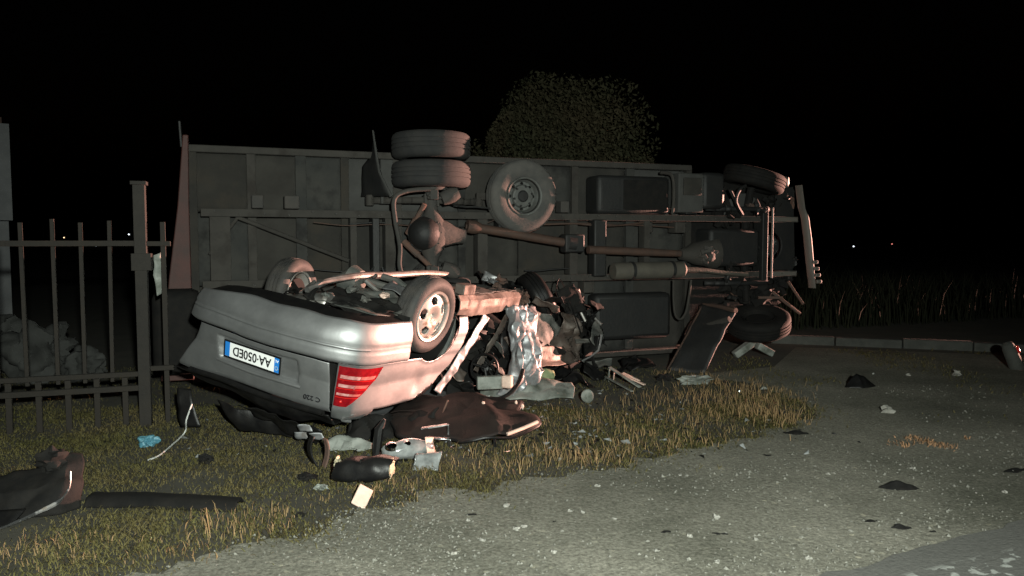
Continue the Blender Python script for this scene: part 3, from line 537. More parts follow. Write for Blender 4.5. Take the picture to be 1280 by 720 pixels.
# plate frame axes: x to the right as read from behind the upright car, y up, z out of the plate
def pbox(x0, x1, y0, y1, z0, z1): g = MB(); g.box(x0, x1, y0, y1, z0, z1, PMX); return g
plate = C(pbox(-.26, .26, -.056, .056, 0, .004), 'number_plate', 'plate')
fr = MB()
for q in ((-.268, .268, .0565, .066), (-.268, .268, -.066, -.0565), (-.268, -.2605, -.056, .056), (.2605, .268, -.056, .056)): fr.box(q[0], q[1], q[2], q[3], -.004, .007, PMX)
fr.obj('plate_frame', 'black', plate)
for x0, x1 in ((-.259, -.214), (.214, .259)): pbox(x0, x1, -.055, .055, .0042, .0052).obj('blue_band', 'plateblue', plate)
text_mesh('AA·050ED', .098, .86, 'registration_lettering', 'ink', plate, PMX @ Matrix.Translation((0, -.002, .0055)))
text_mesh('AL', .03, 1., 'country_lettering', 'plate', plate, PMX @ Matrix.Translation((-.236, -.032, .0062)), .0005)
g = MB()
for k in range(10):
    a = 2*math.pi*k/10; g.box(-.236+.013*math.cos(a)-.002, -.236+.013*math.cos(a)+.002, .022+.013*math.sin(a)-.002, .022+.013*math.sin(a)+.002, .0054, .0062, PMX)
g.obj('star_ring', 'platestar', plate)
bz = .955; q = surf(.50, bz); BMX = Matrix.Translation(q+Vector((-.006, 0, 0))) @ Matrix.Rotation(R(-12), 4, 'Z') @ Matrix(((0, 0, -1, 0), (-1, 0, 0, 0), (0, 1, 0, 0), (0, 0, 0, 1))) @ Matrix.Rotation(R(-14), 4, 'X')
text_mesh('C 220', .052, 1.05, 'model_badge', 'ink', car, BMX, .003)
# quarter panel of the visible flank, with the wheel arch cut out
def xfront(z): return float(np.interp(z, [.3, .45, .6, .75, .88, 1.0, 1.1], [1.56, 1.55, 1.50, 1.40, 1.20, .92, .5]))
NA, NZ = 110, 52; AQ0, AQ1 = .675, a_of_x(1.62)
def make_quarter(sgn, name):
    def fn(u, v):
        a = AQ0+(AQ1-AQ0)*u; z = .33+.77*v; p = surf(a*sgn, z)
        x = x_of(a); q = Vector((x-1.04, z-.31)); r = q.length
        if r < .385 and z > .3:
            q = q.normalized()*max(r, .362); p = surf(sgn*a_of_x(1.04+q.x), .31+q.y, .006*smst(.385, .362, r))
        xf = xfront(p.z)
        if p.x > xf: p.x = xf+.015*noise.noise(Vector((p.z*14, 2, 0)))
        p.y -= sgn*.05*math.exp(-(((x-.92)/.07)**2+((z-.86)/.09)**2))*.35
        return p
    def keep(u, v):
        a = AQ0+(AQ1-AQ0)*u; z = .33+.77*v; x = x_of(a)
        if (x-1.04)**2+(z-.31)**2 < .355**2: return False
        if x > xfront(z)+.02: return False
        if z < .632 and x < .9: return False
        if sgn < 0 and x < .5: return False
        if z > 1.0 and x > .42-.4*(z-1.0): return False
        return True
    g = MB(); g.grid(fn, NA, NZ, keep); return C(g, name, 'silver', smooth=38, solid=.003)
make_quarter(1, 'quarter_panel'); make_quarter(-1, 'quarter_panel')
# arch liner, curled channel under the boot edge
for sg in (1,):
    g = MB(); g.lathe([(.38, .0), (.37, .30), (.0, .30)], (1.04, sg*.835, .33), (0, -sg, 0), 36); g.f = [f for f in g.f if sum(g.v[i].z for i in f)/len(f) > .27 and len(set(f)) > 2]; C(g, 'wheel_arch_liner', 'blackmatte')
g = MB(); g.tube(path_on([surf(.98, 1.02, -.02), surf(.90, 1.03, -.01), surf(.84, 1.06, -.01), surf(.86, 1.10, 0), surf(.96, 1.115, .01)], 6), .012, 8); C(g, 'boot_channel', 'silver')
g = MB(); g.tube(path_on([surf(1.0, 1.035, -.04), surf(.93, 1.045, -.03), surf(.90, 1.065, -.03), surf(.92, 1.09, -.02), surf(.99, 1.10, -.02)], 6), .008, 8); C(g, 'boot_channel', 'silver')
# tail lamp
def tl_in(z): return .685-.01*(z-.66)
def tl_out(z): return float(np.interp(z, [.65, .75, .85, .93, .965], [1.03, .99, .92, .84, .80]))
def lens(z0, z1, u0, u1, off): 
    g = MB()
    def fn(u, v): z = z0+(z1-z0)*v; uu = u0+(u1-u0)*u; a = tl_in(z)+(tl_out(z)-tl_in(z))*uu; return surf(a, z, .004+off+.010*math.sin(math.pi*min(1, max(0, uu)))**.5)
    return g.grid(fn, 26, max(3, int((z1-z0)*80)))
lamp = lens(.652, .965, 0, 1, 0).obj('tail_lamp', 'red', car, smooth=40)
for z0, z1 in ((.715, .742), (.788, .812), (.858, .876)):
    lens(z0, z1, .06, .50, .004).obj('clear_lens', 'clear', lamp, smooth=30); lens(z0, z1, .51, .90, .003).obj('amber_lens', 'clearpink', lamp, smooth=30)
for z0 in (.75, .82, .89): lens(z0, z0+.004, .03, .97, .004).obj('lens_rib', 'redbright', lamp, smooth=30)
g = MB(); g.lump(surf(.74, .925, .014), (.012, .012, .012), .1, 2, 2, 1); g.obj('lamp_bulb', 'redbright', lamp)
g = MB(); g.grid(lambda u, v: surf(tl_in(.97)+(.80-tl_in(.97))*u, .966+.022*v, .008), 10, 3); g.obj('lamp_edge', 'silver', lamp, smooth=50)
# wheels
make_wheel(car, 'wheel', (1.04, .745, .31), (-.10, 1, .05), .318, .205, .205, 'alloy', 'rubber')
make_wheel(car, 'wheel', (1.05, -.62, .47), (-.16, -1, .10), .318, .205, .205, 'alloy', 'rubber')
fw = cp_(672, 374, 8.45); axd = CI.to_3x3() @ Vector((.87, .22, .44)); make_wheel(car, 'wheel', fw, axd, .318, .205, .215, 'alloy', 'black')
make_wheel(car, 'wheel', (3.45, -.55, .45), (.4, -1, .2), .318, .205, .205, 'alloy', 'rubber')
# underbody
def floor_fn(u, v):
    x = .35+2.75*u; y = (-1+2*v)*.72; z = .22+.05*smst(.45, .7, abs(y))*0-.06*math.exp(-(y/.14)**2)*-1+.03*crease(Vector((x, y, 0)), 2.2, 4)
    if x < .95: z += .08*smst(.95, .6, x)
    return Vector((x, y, z))
g = MB(); g.grid(floor_fn, 60, 36); C(g, 'floor_pan', 'under', smooth=30, solid=.004)
g = MB(); g.lathe([(0, 0), (.08, .0), (.10, .03), (.10, .55), (.08, .58), (0, .58)], (.46, -.34, .34), (0, 1, .0), 20); C(g, 'rear_silencer', 'exhaust', smooth=40)
for yy in (-.45, -.2):
    g = MB(); g.lathe([(.101, -.015), (.107, -.012), (.107, .012), (.101, .015)], (.46, yy+.3, .34), (0, 1, .0), 20, closed=True); C(g, 'silencer_band', 'black')
g = MB(); g.tube(path_on([(.52, -.05, .26), (.7, .0, .2), (1.0, .1, .14), (1.5, .05, .15), (2.2, .02, .14), (2.7, .0, .16)], 6), .03, 10); C(g, 'exhaust_pipe', 'exhaust')
g = MB(); g.box(.80, 1.28, -.50, .50, .17, .30); C(g, 'rear_subframe', 'under', bevel=.03)
for sg in (1, -1):
    g = MB(); g.tube([(1.04, sg*.62, .27), (1.02, sg*.40, .18), (1.0, sg*.18, .17)], [.022, .032, .03], 8); C(g, 'control_arm', 'under')
    g = MB(); g.tube([(1.22, sg*.60, .24), (1.25, sg*.3, .14), (1.25, sg*.15, .14)], [.02, .03, .03], 8); C(g, 'control_arm', 'under')
    g = MB(); g.tube([(.90, sg*.58, .30), (.86, sg*.25, .15)], [.022, .022], 8); C(g, 'track_link', 'exhaust')
g = MB(); g.lathe([(0, -.1), (.09, -.09), (.12, 0), (.09, .09), (0, .1)], (1.03, 0, .19), (0, 1, 0), 18); C(g, 'final_drive', 'under')
for i, (x, y, z, r_) in enumerate(((.62, .30, .20, .05), (.75, .52, .2, .045), (.55, .48, .24, .04), (.42, .22, .26, .035), (1.45, .5, .16, .05))):
    g = MB(); g.lump((x, y, z), (r_*1.4, r_, r_*.7), .4, 3, 2, i*2.); C(g, 'underbody_bracket', 'tile' if i in (1, 9) else 'under', smooth=30)
# torn heat shield edge and strap over the bumper
g = sheet([[(.34, .05, .30), (.34, .62, .33)], [(.5, .05, .27), (.55, .70, .29)], [(.72, .1, .24), (.74, .72, .25)]], 24, 26, .035, 7, 8); C(g, 'torn_heat_shield', 'blackmatte', smooth=25, solid=.003)
g = sheet([[(.80, .45, .15), (.80, .72, .19)], [(1.0, .42, .12), (.95, .62, .16)]], 8, 8, .03, 6, 2); C(g, 'torn_bracket', 'silver', smooth=25, solid=.004)
g = MB(); g.tube(path_on([cp_(346, 376, 5.95), cp_(334, 380, 5.72), cp_(322, 388, 5.66), cp_(316, 396, 5.62)], 6), .013, 8); strap = C(g, 'exhaust_hanger', 'black')
g = MB(); rc = cp_(314, 400, 5.60); g.lathe([(.012, -.012), (.026, -.012), (.03, 0), (.026, .012), (.012, .012)], rc, CI.to_3x3() @ Vector((.2, -1, .2)), 14, closed=True); g.obj('hanger_ring', 'black', strap)
g = MB(); g.tube([cp_(333, 381, 5.66), cp_(326, 394, 5.6)], .008, 6); g.obj('hanger_bolt', 'rust', strap)
g = sheet([[(.25, -.62, .40), (.3, -.35, .34)], [(.36, -.60, .36), (.38, -.3, .30)]], 10, 14, .03, 6, 12); C(g, 'torn_bracket', 'blackmatte', smooth=25, solid=.004)
# rocker sill and door aperture strips
rows = [[(x, .70, .17), (x, .80+.012*math.sin(x*5), .165+.01*math.sin(x*7)), (x, .842, .20), (x, .848-.02*smst(2.2, 2.7, x), .27), (x, .83, .33+.02*math.sin(x*4)), (x, .76, .345)] for x in np.linspace(1.42, 2.78, 10)]
g = sheet(rows, 54, 20, .014, 4, 2); C(g, 'rocker_sill', 'silver_dirty', smooth=25, solid=.003)
g = sheet([[(1.5, .60, .16), (1.5, .79, .155)], [(2.8, .60, .17), (2.75, .79, .15)]], 24, 6, .02, 6, 5); C(g, 'sill_flange', 'under', smooth=25, solid=.004)
g = MB(); g.box(1.52, 1.72, .66, .76, .06, .15, Matrix.Rotation(R(3), 4, 'Z')); C(g, 'jacking_block', 'silver_dirty', bevel=.008)
def strip(pts, wd, amp, seed, name, m, dirv): 
    P = path_on(pts, 8); dv = Vector(dirv).normalized(); rows = [[p-dv*wd*(.5+.2*noise.noise(p*5)), p, p+dv*wd*(.5+.2*noise.noise(p*7))] for p in P]; return C(sheet(rows, len(P)*2, 6, amp, 7, seed), name, m, smooth=22, solid=.004)
strip([(2.62, .83, .33), (2.42, .84, .52), (2.24, .83, .72), (2.12, .81, .92)], .085, .02, 3, 'door_pillar', 'silver_dirty', (.9, .1, .35))
strip([(2.05, .84, .36), (1.80, .84, .60), (1.62, .83, .80), (1.42, .80, 1.02)], .085, .018, 6, 'door_edge', 'silver_torn', (.8, .3, .45))
strip([(1.72, .80, .38), (1.55, .80, .62), (1.38, .78, .82), (1.12, .76, 1.02)], .16, .02, 9, 'door_seal', 'black', (.8, .0, .5))
g = MB(); g.tube(path_on([(1.44, .80, .36), (1.44, .815, .48), (1.42, .80, .62), (1.32, .78, .80)], 6), .03, 8); C(g, 'torn_arch_trim', 'under')
# interior hidden by the crush: seats, roof pressed to the ground
def roof_fn(u, v):
    x = .85+2.4*u; y = (-1+2*v)*.74; z = 1.17+(.8-y)*.16+.05*crease(Vector((x, y, 2)), 1.8, 6); return Vector((x, y, z))
g = MB(); g.grid(roof_fn, 40, 26); C(g, 'crushed_roof', 'silver_torn', smooth=25, solid=.004)
for i, (x, y, z, rx, ry, rz) in enumerate(((1.35, .1, .72, .30, .62, .36), (2.05, .35, .70, .30, .30, .40), (2.05, -.4, .78, .32, .3, .42), (2.75, .0, .62, .40, .66, .36), (1.75, .0, 1.0, .7, .62, .14), (2.7, .35, .95, .45, .4, .16))):
    g = MB(); g.lump((x, y, z), (rx, ry, rz), .25, 2, 3, i*5.); C(g, 'seat' if i in (0, 1, 2) else 'interior_trim', 'blackmatte', smooth=60)
g = MB(); sw = cp_(606, 460, 7.05); ad = CI.to_3x3() @ Vector((.35, -.9, .1)); g.lathe([(.13, -.012), (.142, 0), (.13, .012), (.118, 0)], sw, ad, 28, closed=True); g.lathe([(0, -.02), (.04, -.01), (.04, .02)], sw, ad, 14); e_ = ad.orthogonal().normalized()
for k in range(3): g.tube([sw, sw+(Matrix.Rotation(k*2.1+.5, 3, ad) @ e_)*.13], .011, 6)
C(g, 'steering_wheel', 'black')
# crinkled door skin standing where the front door was torn
dr = [[(632, 384, 7.45), (645, 382, 7.5), (656, 381, 7.6), (668, 384, 7.8)], [(634, 410, 7.42), (647, 408, 7.38), (659, 408, 7.48), (672, 410, 7.7)], [(638, 440, 7.38), (650, 440, 7.3), (662, 441, 7.4), (674, 442, 7.6)], [(636, 468, 7.36), (652, 470, 7.28), (668, 466, 7.36), (682, 462, 7.5)], [(624, 494, 7.34), (640, 500, 7.25), (652, 496, 7.3), (660, 488, 7.4)]]
g = sheet([[cp_(*q) for q in r_] for r_ in dr], 60, 34, .075, 5.0, 4, an=(1.3, 1.3, .28)); C(g, 'torn_door_skin', 'silver_torn', smooth=20, solid=.004)
g = sheet([[cp_(660, 388, 7.95), cp_(688, 392, 8.1)], [cp_(664, 420, 7.85), cp_(700, 410, 8.2)], [cp_(672, 452, 7.8), cp_(690, 440, 8.1)]], 26, 18, .05, 4, 11); C(g, 'inner_wing_panel', 'under', smooth=22, solid=.004)
# front wing, crumpled and split
fd = [[(704, 391, 8.30), (712, 392, 8.42), (724, 396, 8.62)], [(703, 404, 8.26), (714, 404, 8.40), (727, 408, 8.58)], [(696, 420, 8.12), (712, 420, 8.36), (726, 424, 8.56)], [(684, 434, 7.98), (706, 438, 8.28), (727, 446, 8.52)], [(676, 448, 7.90), (704, 450, 8.18), (730, 451, 8.50)]]
g = sheet([[cp_(*q) for q in r_] for r_ in fd], 34, 26, .09, 4.2, 9); C(g, 'front_wing', 'silver_dirty', smooth=30, solid=.004)
g = sheet([[cp_(668, 436, 7.72), cp_(690, 432, 7.95), cp_(708, 434, 8.25)], [cp_(664, 448, 7.68), cp_(690, 450, 7.9), cp_(722, 450, 8.4)], [cp_(676, 458, 7.68), cp_(700, 456, 7.95), cp_(726, 453, 8.45)]], 26, 14, .03, 4, 15); C(g, 'front_wing_lower', 'silver_dirty', smooth=22, solid=.004)
g = MB(); g.tube([cp_(728, 451, 8.46), cp_(738, 446, 8.4), cp_(748, 438, 8.36), cp_(750, 430, 8.36), cp_(752, 418, 8.36)], [.012, .009, .012, .013, .012], 6); C(g, 'wing_edge_strip', 'silver')
g = sheet([[cp_(730, 420, 8.6), cp_(750, 420, 8.4)], [cp_(728, 448, 8.5), cp_(746, 436, 8.4)]], 8, 8, .02, 6, 3); C(g, 'torn_liner', 'black', smooth=25, solid=.004)
# engine bay scraps between the wheels
for i, (px, py, d, r_, mm) in enumerate(((612, 350, 8.2, (.05, .09, .03), 'silver'), (624, 352, 8.4, (.12, .1, .07), 'rust'), (640, 362, 8.5, (.16, .14, .09), 'black'), (652, 372, 8.3, (.10, .1, .1), 'rust'), (606, 368, 8.1, (.10, .12, .09), 'black'), (720, 380, 8.75, (.13, .1, .15), 'black'), (735, 398, 8.8, (.10, .1, .12), 'black'), (742, 425, 8.85, (.14, .1, .12), 'black'), (628, 368, 8.2, (.06, .05, .05), 'rust'), (700, 430, 8.45, (.16, .14, .13), 'blackmatte'), (645, 440, 7.9, (.30, .3, .30), 'blackmatte'))):
    g = MB(); g.lump(cp_(px, py, d), r_, .5, 2.5, 3, i*3.3); C(g, 'engine_part', mm, smooth=20)
for i in range(46):
    px, py = random.uniform(556, 752), 0
    py = random.uniform(405, 492) if px < 660 else random.uniform(372, 470); d = 6.75+(px-556)/196*1.75+random.uniform(.1, .45); c_ = cp_(px, py, d); s_ = random.uniform(.07, .20)
    e1 = noise.random_unit_vector(); e2 = e1.orthogonal().normalized(); k_ = random.random(); a_, b_ = e1*s_, e2*s_*random.uniform(.3, .9)
    g = sheet([[c_-a_-b_, c_-a_+b_*.6], [c_-b_*.8, c_+b_], [c_+a_-b_*.4, c_+a_*.8+b_]], 12, 8, .05, 5, i*1.7); C(g, 'torn_shard', 'black' if k_ < .3 else 'blackmatte' if k_ < .84 else 'under' if k_ < .95 else 'silver_dirty', warp=False, smooth=22, solid=.004)
for i in range(9):
    px = random.uniform(590, 745); py = random.uniform(380, 480); d = 6.9+(px-556)/196*1.75+.2; p0 = cp_(px, py, d); g = MB(); g.tube(path_on([p0]+[p0+noise.random_unit_vector()*.18*k for k in (1, 1.6, 2)], 5), .007, 5); C(g, 'loose_cable', 'black', warp=False)
g = sheet([[cp_(560, 420, 7.3), cp_(650, 400, 8.2), cp_(740, 385, 9.0)], [cp_(560, 500, 7.1), cp_(650, 480, 8.0), cp_(740, 455, 8.95)]], 30, 16, .08, 3, 6); C(g, 'crushed_bulkhead', 'blackmatte', warp=False, smooth=25, solid=.006)
g = sheet([[cp_(606, 338, 8.25), cp_(622, 346, 8.2)], [cp_(602, 350, 8.25), cp_(616, 354, 8.2)]], 8, 8, .02, 8, 5); C(g, 'torn_bracket', 'silver', smooth=22, solid=.004)
g = MB(); g.tube([cp_(598, 340, 8.4), cp_(604, 348, 8.3), cp_(606, 376, 8.2)], .018, 8); C(g, 'suspension_strut', 'black')
for pa, pb in (((724, 386), (732, 402)), ((744, 398), (752, 406))):
    g = MB(); g.tube([cp_(*pa, 8.7), cp_(*pb, 8.65)], .02, 8); C(g, 'radiator_bracket', 'exhaust')
g = MB(); g.box(-.12, .12, -.04, .04, -.06, .06, Matrix.Translation(cp_(612, 478, 7.0)) @ CI.to_3x3().to_4x4() @ Matrix.Rotation(R(12), 4, 'Z')); C(g, 'door_pocket', 'grime', bevel=.01)
g = MB(); g.box(-.05, .05, -.04, .04, -.06, .06, Matrix.Translation(cp_(634, 477, 7.0)) @ CI.to_3x3().to_4x4() @ Matrix.Rotation(R(-20), 4, 'Z')); C(g, 'lamp_cover', 'tile', bevel=.02)
g = MB(); g.tube(path_on([cp_(654, 462, 7.2), cp_(648, 480, 7.05), cp_(630, 496, 6.95), cp_(590, 506, 6.8)], 6), .018, 8); C(g, 'torn_seal', 'black')
g = MB(); g.tube(path_on([cp_(560, 500, 6.0), cp_(556, 510, 5.98), cp_(553, 520, 5.9), cp_(556, 530, 5.85)], 5), .008, 6); C(g, 'wiring_loom', 'rust')
# hanging strap below the boot on the fence side
g = sheet([[cp_(243, 486, 5.95), cp_(256, 488, 5.95)], [cp_(244, 510, 5.9), cp_(258, 512, 5.9)], [cp_(247, 538, 5.9), cp_(262, 536, 5.9)]], 14, 5, .015, 5, 3); C(g, 'hanging_trim', 'black', smooth=40, solid=.006)
# crushed pillars and shelf under the boot
for i, r_ in enumerate((((278, 500, 5.95), (330, 520, 5.9), (300, 535, 6.0), (380, 548, 5.8)), ((300, 505, 5.8), (400, 540, 5.5), (320, 520, 5.9), (400, 552, 5.7)))):
    g = sheet([[cp_(*r_[0]), cp_(*r_[1])], [cp_(*r_[2]), cp_(*r_[3])]], 14, 20, .05, 4, i*4.); C(g, 'crushed_parcel_shelf', 'black', smooth=25, solid=.006)
for i, (px, py, d) in enumerate(((380, 535, 5.45), (395, 545, 5.4), (376, 545, 5.5))):
    g = sheet([[cp_(px-8, py-5, d), cp_(px+7, py-4, d)], [cp_(px-6, py+4, d+.05), cp_(px+10, py+5, d)]], 6, 6, .02, 8, i*2.); C(g, 'torn_panel_scrap', 'silver_torn', smooth=22, solid=.004)

# ------------------------------------------------------------------ iron fence on the left
fence = thing('iron_fence', (-3.0, 6.3, 0)); fdir = Vector((-1.07, -.37, 0)).normalized(); fn_ = Vector((-fdir.y, fdir.x, 0))
FM = Matrix(((fdir.x, fn_.x, 0, 0), (fdir.y, fn_.y, 0, 0), (0, 0, 1, 0), (0, 0, 0, 1)))
def FB(name, m, *b, bevel=.003): g = MB(); g.box(*b, FM); return g.obj(name, m, fence, bevel=bevel)
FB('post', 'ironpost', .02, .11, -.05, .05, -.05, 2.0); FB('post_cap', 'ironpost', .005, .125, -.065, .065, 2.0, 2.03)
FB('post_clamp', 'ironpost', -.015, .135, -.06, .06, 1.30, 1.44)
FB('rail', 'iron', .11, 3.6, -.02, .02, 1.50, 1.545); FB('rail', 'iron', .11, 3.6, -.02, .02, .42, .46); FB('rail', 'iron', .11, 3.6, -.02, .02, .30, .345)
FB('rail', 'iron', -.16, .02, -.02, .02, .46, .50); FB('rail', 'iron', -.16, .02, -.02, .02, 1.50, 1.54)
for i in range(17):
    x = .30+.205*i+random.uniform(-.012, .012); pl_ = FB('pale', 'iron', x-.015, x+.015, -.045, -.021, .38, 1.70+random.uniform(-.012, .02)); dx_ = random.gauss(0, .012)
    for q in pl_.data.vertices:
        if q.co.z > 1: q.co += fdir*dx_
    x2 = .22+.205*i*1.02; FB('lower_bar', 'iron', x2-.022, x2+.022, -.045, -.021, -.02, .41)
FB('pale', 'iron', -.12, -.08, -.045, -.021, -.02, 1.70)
g = sheet([[(-.02, -.08, 1.42), (-.07, -.09, 1.45)], [(-.01, -.10, 1.25), (-.09, -.12, 1.27)], [(-.04, -.08, 1.08), (-.07, -.09, 1.1)]], 10, 5, .02, 6, 3); g.obj('torn_sticker', 'grime', fence, tf=FM, smooth=40, solid=.004)
tag(fence, 'rusted iron railing fence with a tall post beside the overturned car', 'fence')
# pale bags behind it
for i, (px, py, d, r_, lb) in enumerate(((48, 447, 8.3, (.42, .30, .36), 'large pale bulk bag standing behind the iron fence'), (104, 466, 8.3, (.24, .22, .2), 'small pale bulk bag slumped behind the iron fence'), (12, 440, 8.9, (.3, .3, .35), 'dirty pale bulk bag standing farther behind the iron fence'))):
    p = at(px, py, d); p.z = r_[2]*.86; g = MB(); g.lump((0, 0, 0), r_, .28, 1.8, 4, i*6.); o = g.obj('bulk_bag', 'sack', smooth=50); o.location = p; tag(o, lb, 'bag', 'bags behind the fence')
# house at the far left
hs = thing('small_house', (-8.9-4*math.cos(R(37)), 13.6-4*math.sin(R(37)), 0), (0, 0, R(37))); g = MB(); g.box(-4, 4, 0, 6, 1.9, 3.6); g.obj('upper_wall', 'wall', hs); g = MB(); g.box(-4, -3.7, .3, 6, 0, 1.9); g.box(3.5, 3.98, .7, 6, 0, 1.9); g.box(-3.7, 3.5, 5.6, 6, 0, 1.9); g.obj('lower_wall', 'wall', hs)
g = MB(); g.box(-3.98, 3.9, .1, 5.95, 3.602, 3.72); g.obj('roof', 'roof', hs); g = MB(); g.box(-3.6, 3.4, 1.2, 1.26, 0, 1.88); g.obj('lower_dark_panel', 'tr_dark', hs)  # flat roof, and a dark panel set back in the lower storey
g = MB(); g.box(-1.2, 0, -.02, .03, 2.3, 3.3); wn = g.obj('window', 'black', hs); g = MB(); g.box(-1.3, .1, -.08, .0, 2.2, 2.28); g.obj('window_sill', 'concrete', wn)
tag(hs, 'pale plastered house barely lit behind the iron fence', 'house')

# ------------------------------------------------------------------ things torn off, on the ground
def put(name, loc, rz=0., rx=0., ry=0.): return thing(name, loc, (rx, ry, rz))
# dark brown bonnet-like panel
def outline(pts, n): return path_on([(*p, 0) for p in pts+[pts[0]]], n)[:-1]
pn = put('torn_door_card', (-.34, 6.05, -.13), R(-6), R(11)); ol = outline([(-.66, -.05), (-.52, -.30), (-.40, -.44), (-.1, -.40), (.08, -.48), (.34, -.38), (.56, -.14), (.50, .06), (.38, .12), (.40, .30), (.10, .36), (-.06, .44), (-.30, .34), (-.42, .38), (-.60, .2)], 5); ol = [p*(1+.06*noise.noise(p*7)) for p in ol]
g = MB(); n_ = len(ol)
g.grid(lambda u, v: Vector((ol[int(round(u*n_)) % n_].x*v, ol[int(round(u*n_)) % n_].y*v, (lambda p: .29+.07*(1-v**2.2)+.05*crease(p, 2.6, 3)+.03*math.exp(-((p.x-.15+.4*p.y)/.06)**2))(ol[int(round(u*n_)) % n_]*v))), n_, 18); g.obj('panel_skin', 'brownpanel', pn, smooth=35, solid=.012)
g = MB(); g.tube([p+Vector((0, 0, .285+.05*crease(p, 2.6, 3))) for p in ol], .011, 8, closed=True); g.obj('panel_rim', 'black', pn)
g = MB(); g.tube([(.56, -.14, .31), (.46, -.26, .31), (.35, -.37, .31)], .014, 8); g.obj('bright_edge', 'tile', pn)
for x, y in ((.12, .02), (.36, .20), (.42, .14)): g = MB(); g.lump((x, y, .375-.06*(x > .3)), (.013, .012, .028), .3, 3, 2, x*9); g.obj('clip', 'tile', pn, smooth=20)
for x, y in ((-.35, -.36), (.25, -.36)): g = MB(); g.tube([(x, y, .29), (x*1.05, y-.02, -.02)], .012, 6); g.obj('support_stub', 'black', pn)
tag(pn, 'large dark brown torn door card leaning over grass below the open flank', 'car part')
# black trim leaning next to it
g = sheet([[(-.42, .0, .0), (-.36, .10, .12)], [(-.2, -.08, .02), (-.12, .05, .20)], [(0, .04, .0), (.02, .16, .14)], [(.30, .0, .04), (.32, .1, .24)]], 36, 16, .11, 4.5, 3); o = g.obj('torn_trim', 'blackmatte', smooth=25, solid=.008); o.location = (-.92, 5.78, 0); tag(o, 'torn black trim heap between the car tail and the brown door card', 'car part')
g = MB(); g.tube([(0, 0, .0), (.02, .02, .2), (.06, .03, .27)], [.03, .035, .012], 8); o = g.obj('trim_stub', 'black'); o.location = gr(470, 572); tag(o, 'black upright trim stub beside the broken headlamp', 'car part')
# silver strips
for i, (pa, pb, lb) in enumerate((((520, 549, .14), (556, 543, .17), 'upper bright strip under the brown door card'), ((528, 556, .08), (560, 557, .07), 'lower bright strip under the brown door card'))):
    g = MB(); a, b = gr(pa[0], pa[1], pa[2]), gr(pb[0], pb[1], pb[2]); a.y = b.y = 5.62-.04*i; mid = a.lerp(b, .5); g.box(-.5, .5, -.5, .5, -.5, .5, Matrix.Translation(mid) @ (b-a).to_track_quat('X', 'Z').to_matrix().to_4x4() @ Matrix.Diagonal(((b-a).length, .05, .012, 1))); g.tube([b, Vector((b.x, b.y+.03, 0))], .01, 6); o = g.obj('bright_strip', 'chrome', bevel=.003); tag(o, lb, 'trim strip', 'bright strips by the door card')
# headlamp
hl = put('broken_headlamp', gr(508, 578)+Vector((0, .03, .085)), R(22), R(-25))
g = MB(); g.lump((0, 0, 0), (.19, .09, .075), .10, 1.5, 3, 3); g.obj('lens', 'lampglass', hl, smooth=60)
g = MB(); g.lump((.02, .05, -.01), (.19, .09, .07), .12, 1.5, 3, 8); g.obj('housing', 'black', hl, smooth=50)
for x in (-.12, -.01): g = MB(); g.lathe([(.045, -.02), (.038, .0), (.02, .012), (0, .016)], (x, -.062, .030), (0, -.75, .65), 16); g.obj('reflector', 'reflector', hl)
g = sheet([[(.12, -.06, -.06), (.13, -.06, .06)], [(.20, .0, -.05), (.21, .02, .07)]], 6, 6, .015, 8, 3); g.obj('side_marker', 'tile', hl, smooth=25, solid=.004)
tag(hl, 'broken clear headlamp unit on the grass under the car tail', 'headlamp')
g = sheet([[(-.1, 0, .0), (-.08, .1, .08)], [(.08, 0, .0), (.1, .1, .10)]], 8, 8, .03, 6, 3); o = g.obj('lens_fragment', 'lampglass', smooth=22, solid=.005); o.location = gr(532, 588); tag(o, 'grey plastic fragment next to the broken headlamp', 'fragment')
# black arm rest with foam ends and the pink tile
ar = put('torn_headrest', gr(452, 613)+Vector((0, .12, .10)), R(-6), R(-10)); g = MB(); g.grid(lambda u, v: (lambda c_, s_, k_: Vector(((-.5+u)*.36+.02*math.sin(v*6), .13*math.copysign(abs(c_)**.55, c_)*k_, (.075*math.copysign(abs(s_)**.6, s_)+.02*(u-.4))*k_))+noise.noise_vector(Vector((u*4, c_*1.5, s_*1.5)))*.016)(math.cos(2*math.pi*v), math.sin(2*math.pi*v), 1-.25*abs(2*u-1)**3), 24, 20); g.obj('cover', 'black', ar, smooth=60)
for sg in (-1, 1): g = MB(); g.lump((sg*.175, -.02, .01), (.016, .07, .065), .35, 3, 3, sg*3+4); g.obj('foam_end', 'foam', ar, smooth=25)
g = MB(); g.box(-.004, .004, -.114, .0, -.07, .07); g.obj('seam', 'blackmatte', ar, bevel=.003)
tag(ar, 'torn black padded headrest with cream foam ends on the grass', 'headrest')
tl_ = MB(); tl_.box(-.045, .045, -.008, .008, -.065, .065); o = tl_.obj('foam_tile', 'tile', bevel=.006); o.location = gr(452, 634)+Vector((0, .02, .055)); o.rotation_euler = (R(-42), R(32), R(10)); tag(o, 'small pale pink slab leaning beside the black headrest', 'slab')
for i, (px, py, r_, lb) in enumerate(((385, 601, (.065, .05, .03), 'round black cap lying left of the torn headrest'), (257, 580, (.05, .035, .045), 'small black scrap on the grass near the white cable'), (402, 612, (.05, .03, .02), 'grey crumpled scrap just beside the torn headrest'), (376, 646, (.035, .025, .015), 'tiny black scrap at the grass edge below the headrest'))):
    g = MB(); g.lump((0, 0, 0), r_, .4, 2.5, 3, i*7.); o = g.obj('black_scrap' if i != 2 else 'grey_scrap', 'blackmatte' if i != 2 else 'grime', smooth=25); o.location = gr(px, py)+Vector((0, 0, r_[2]*.7)); tag(o, lb, 'scrap')
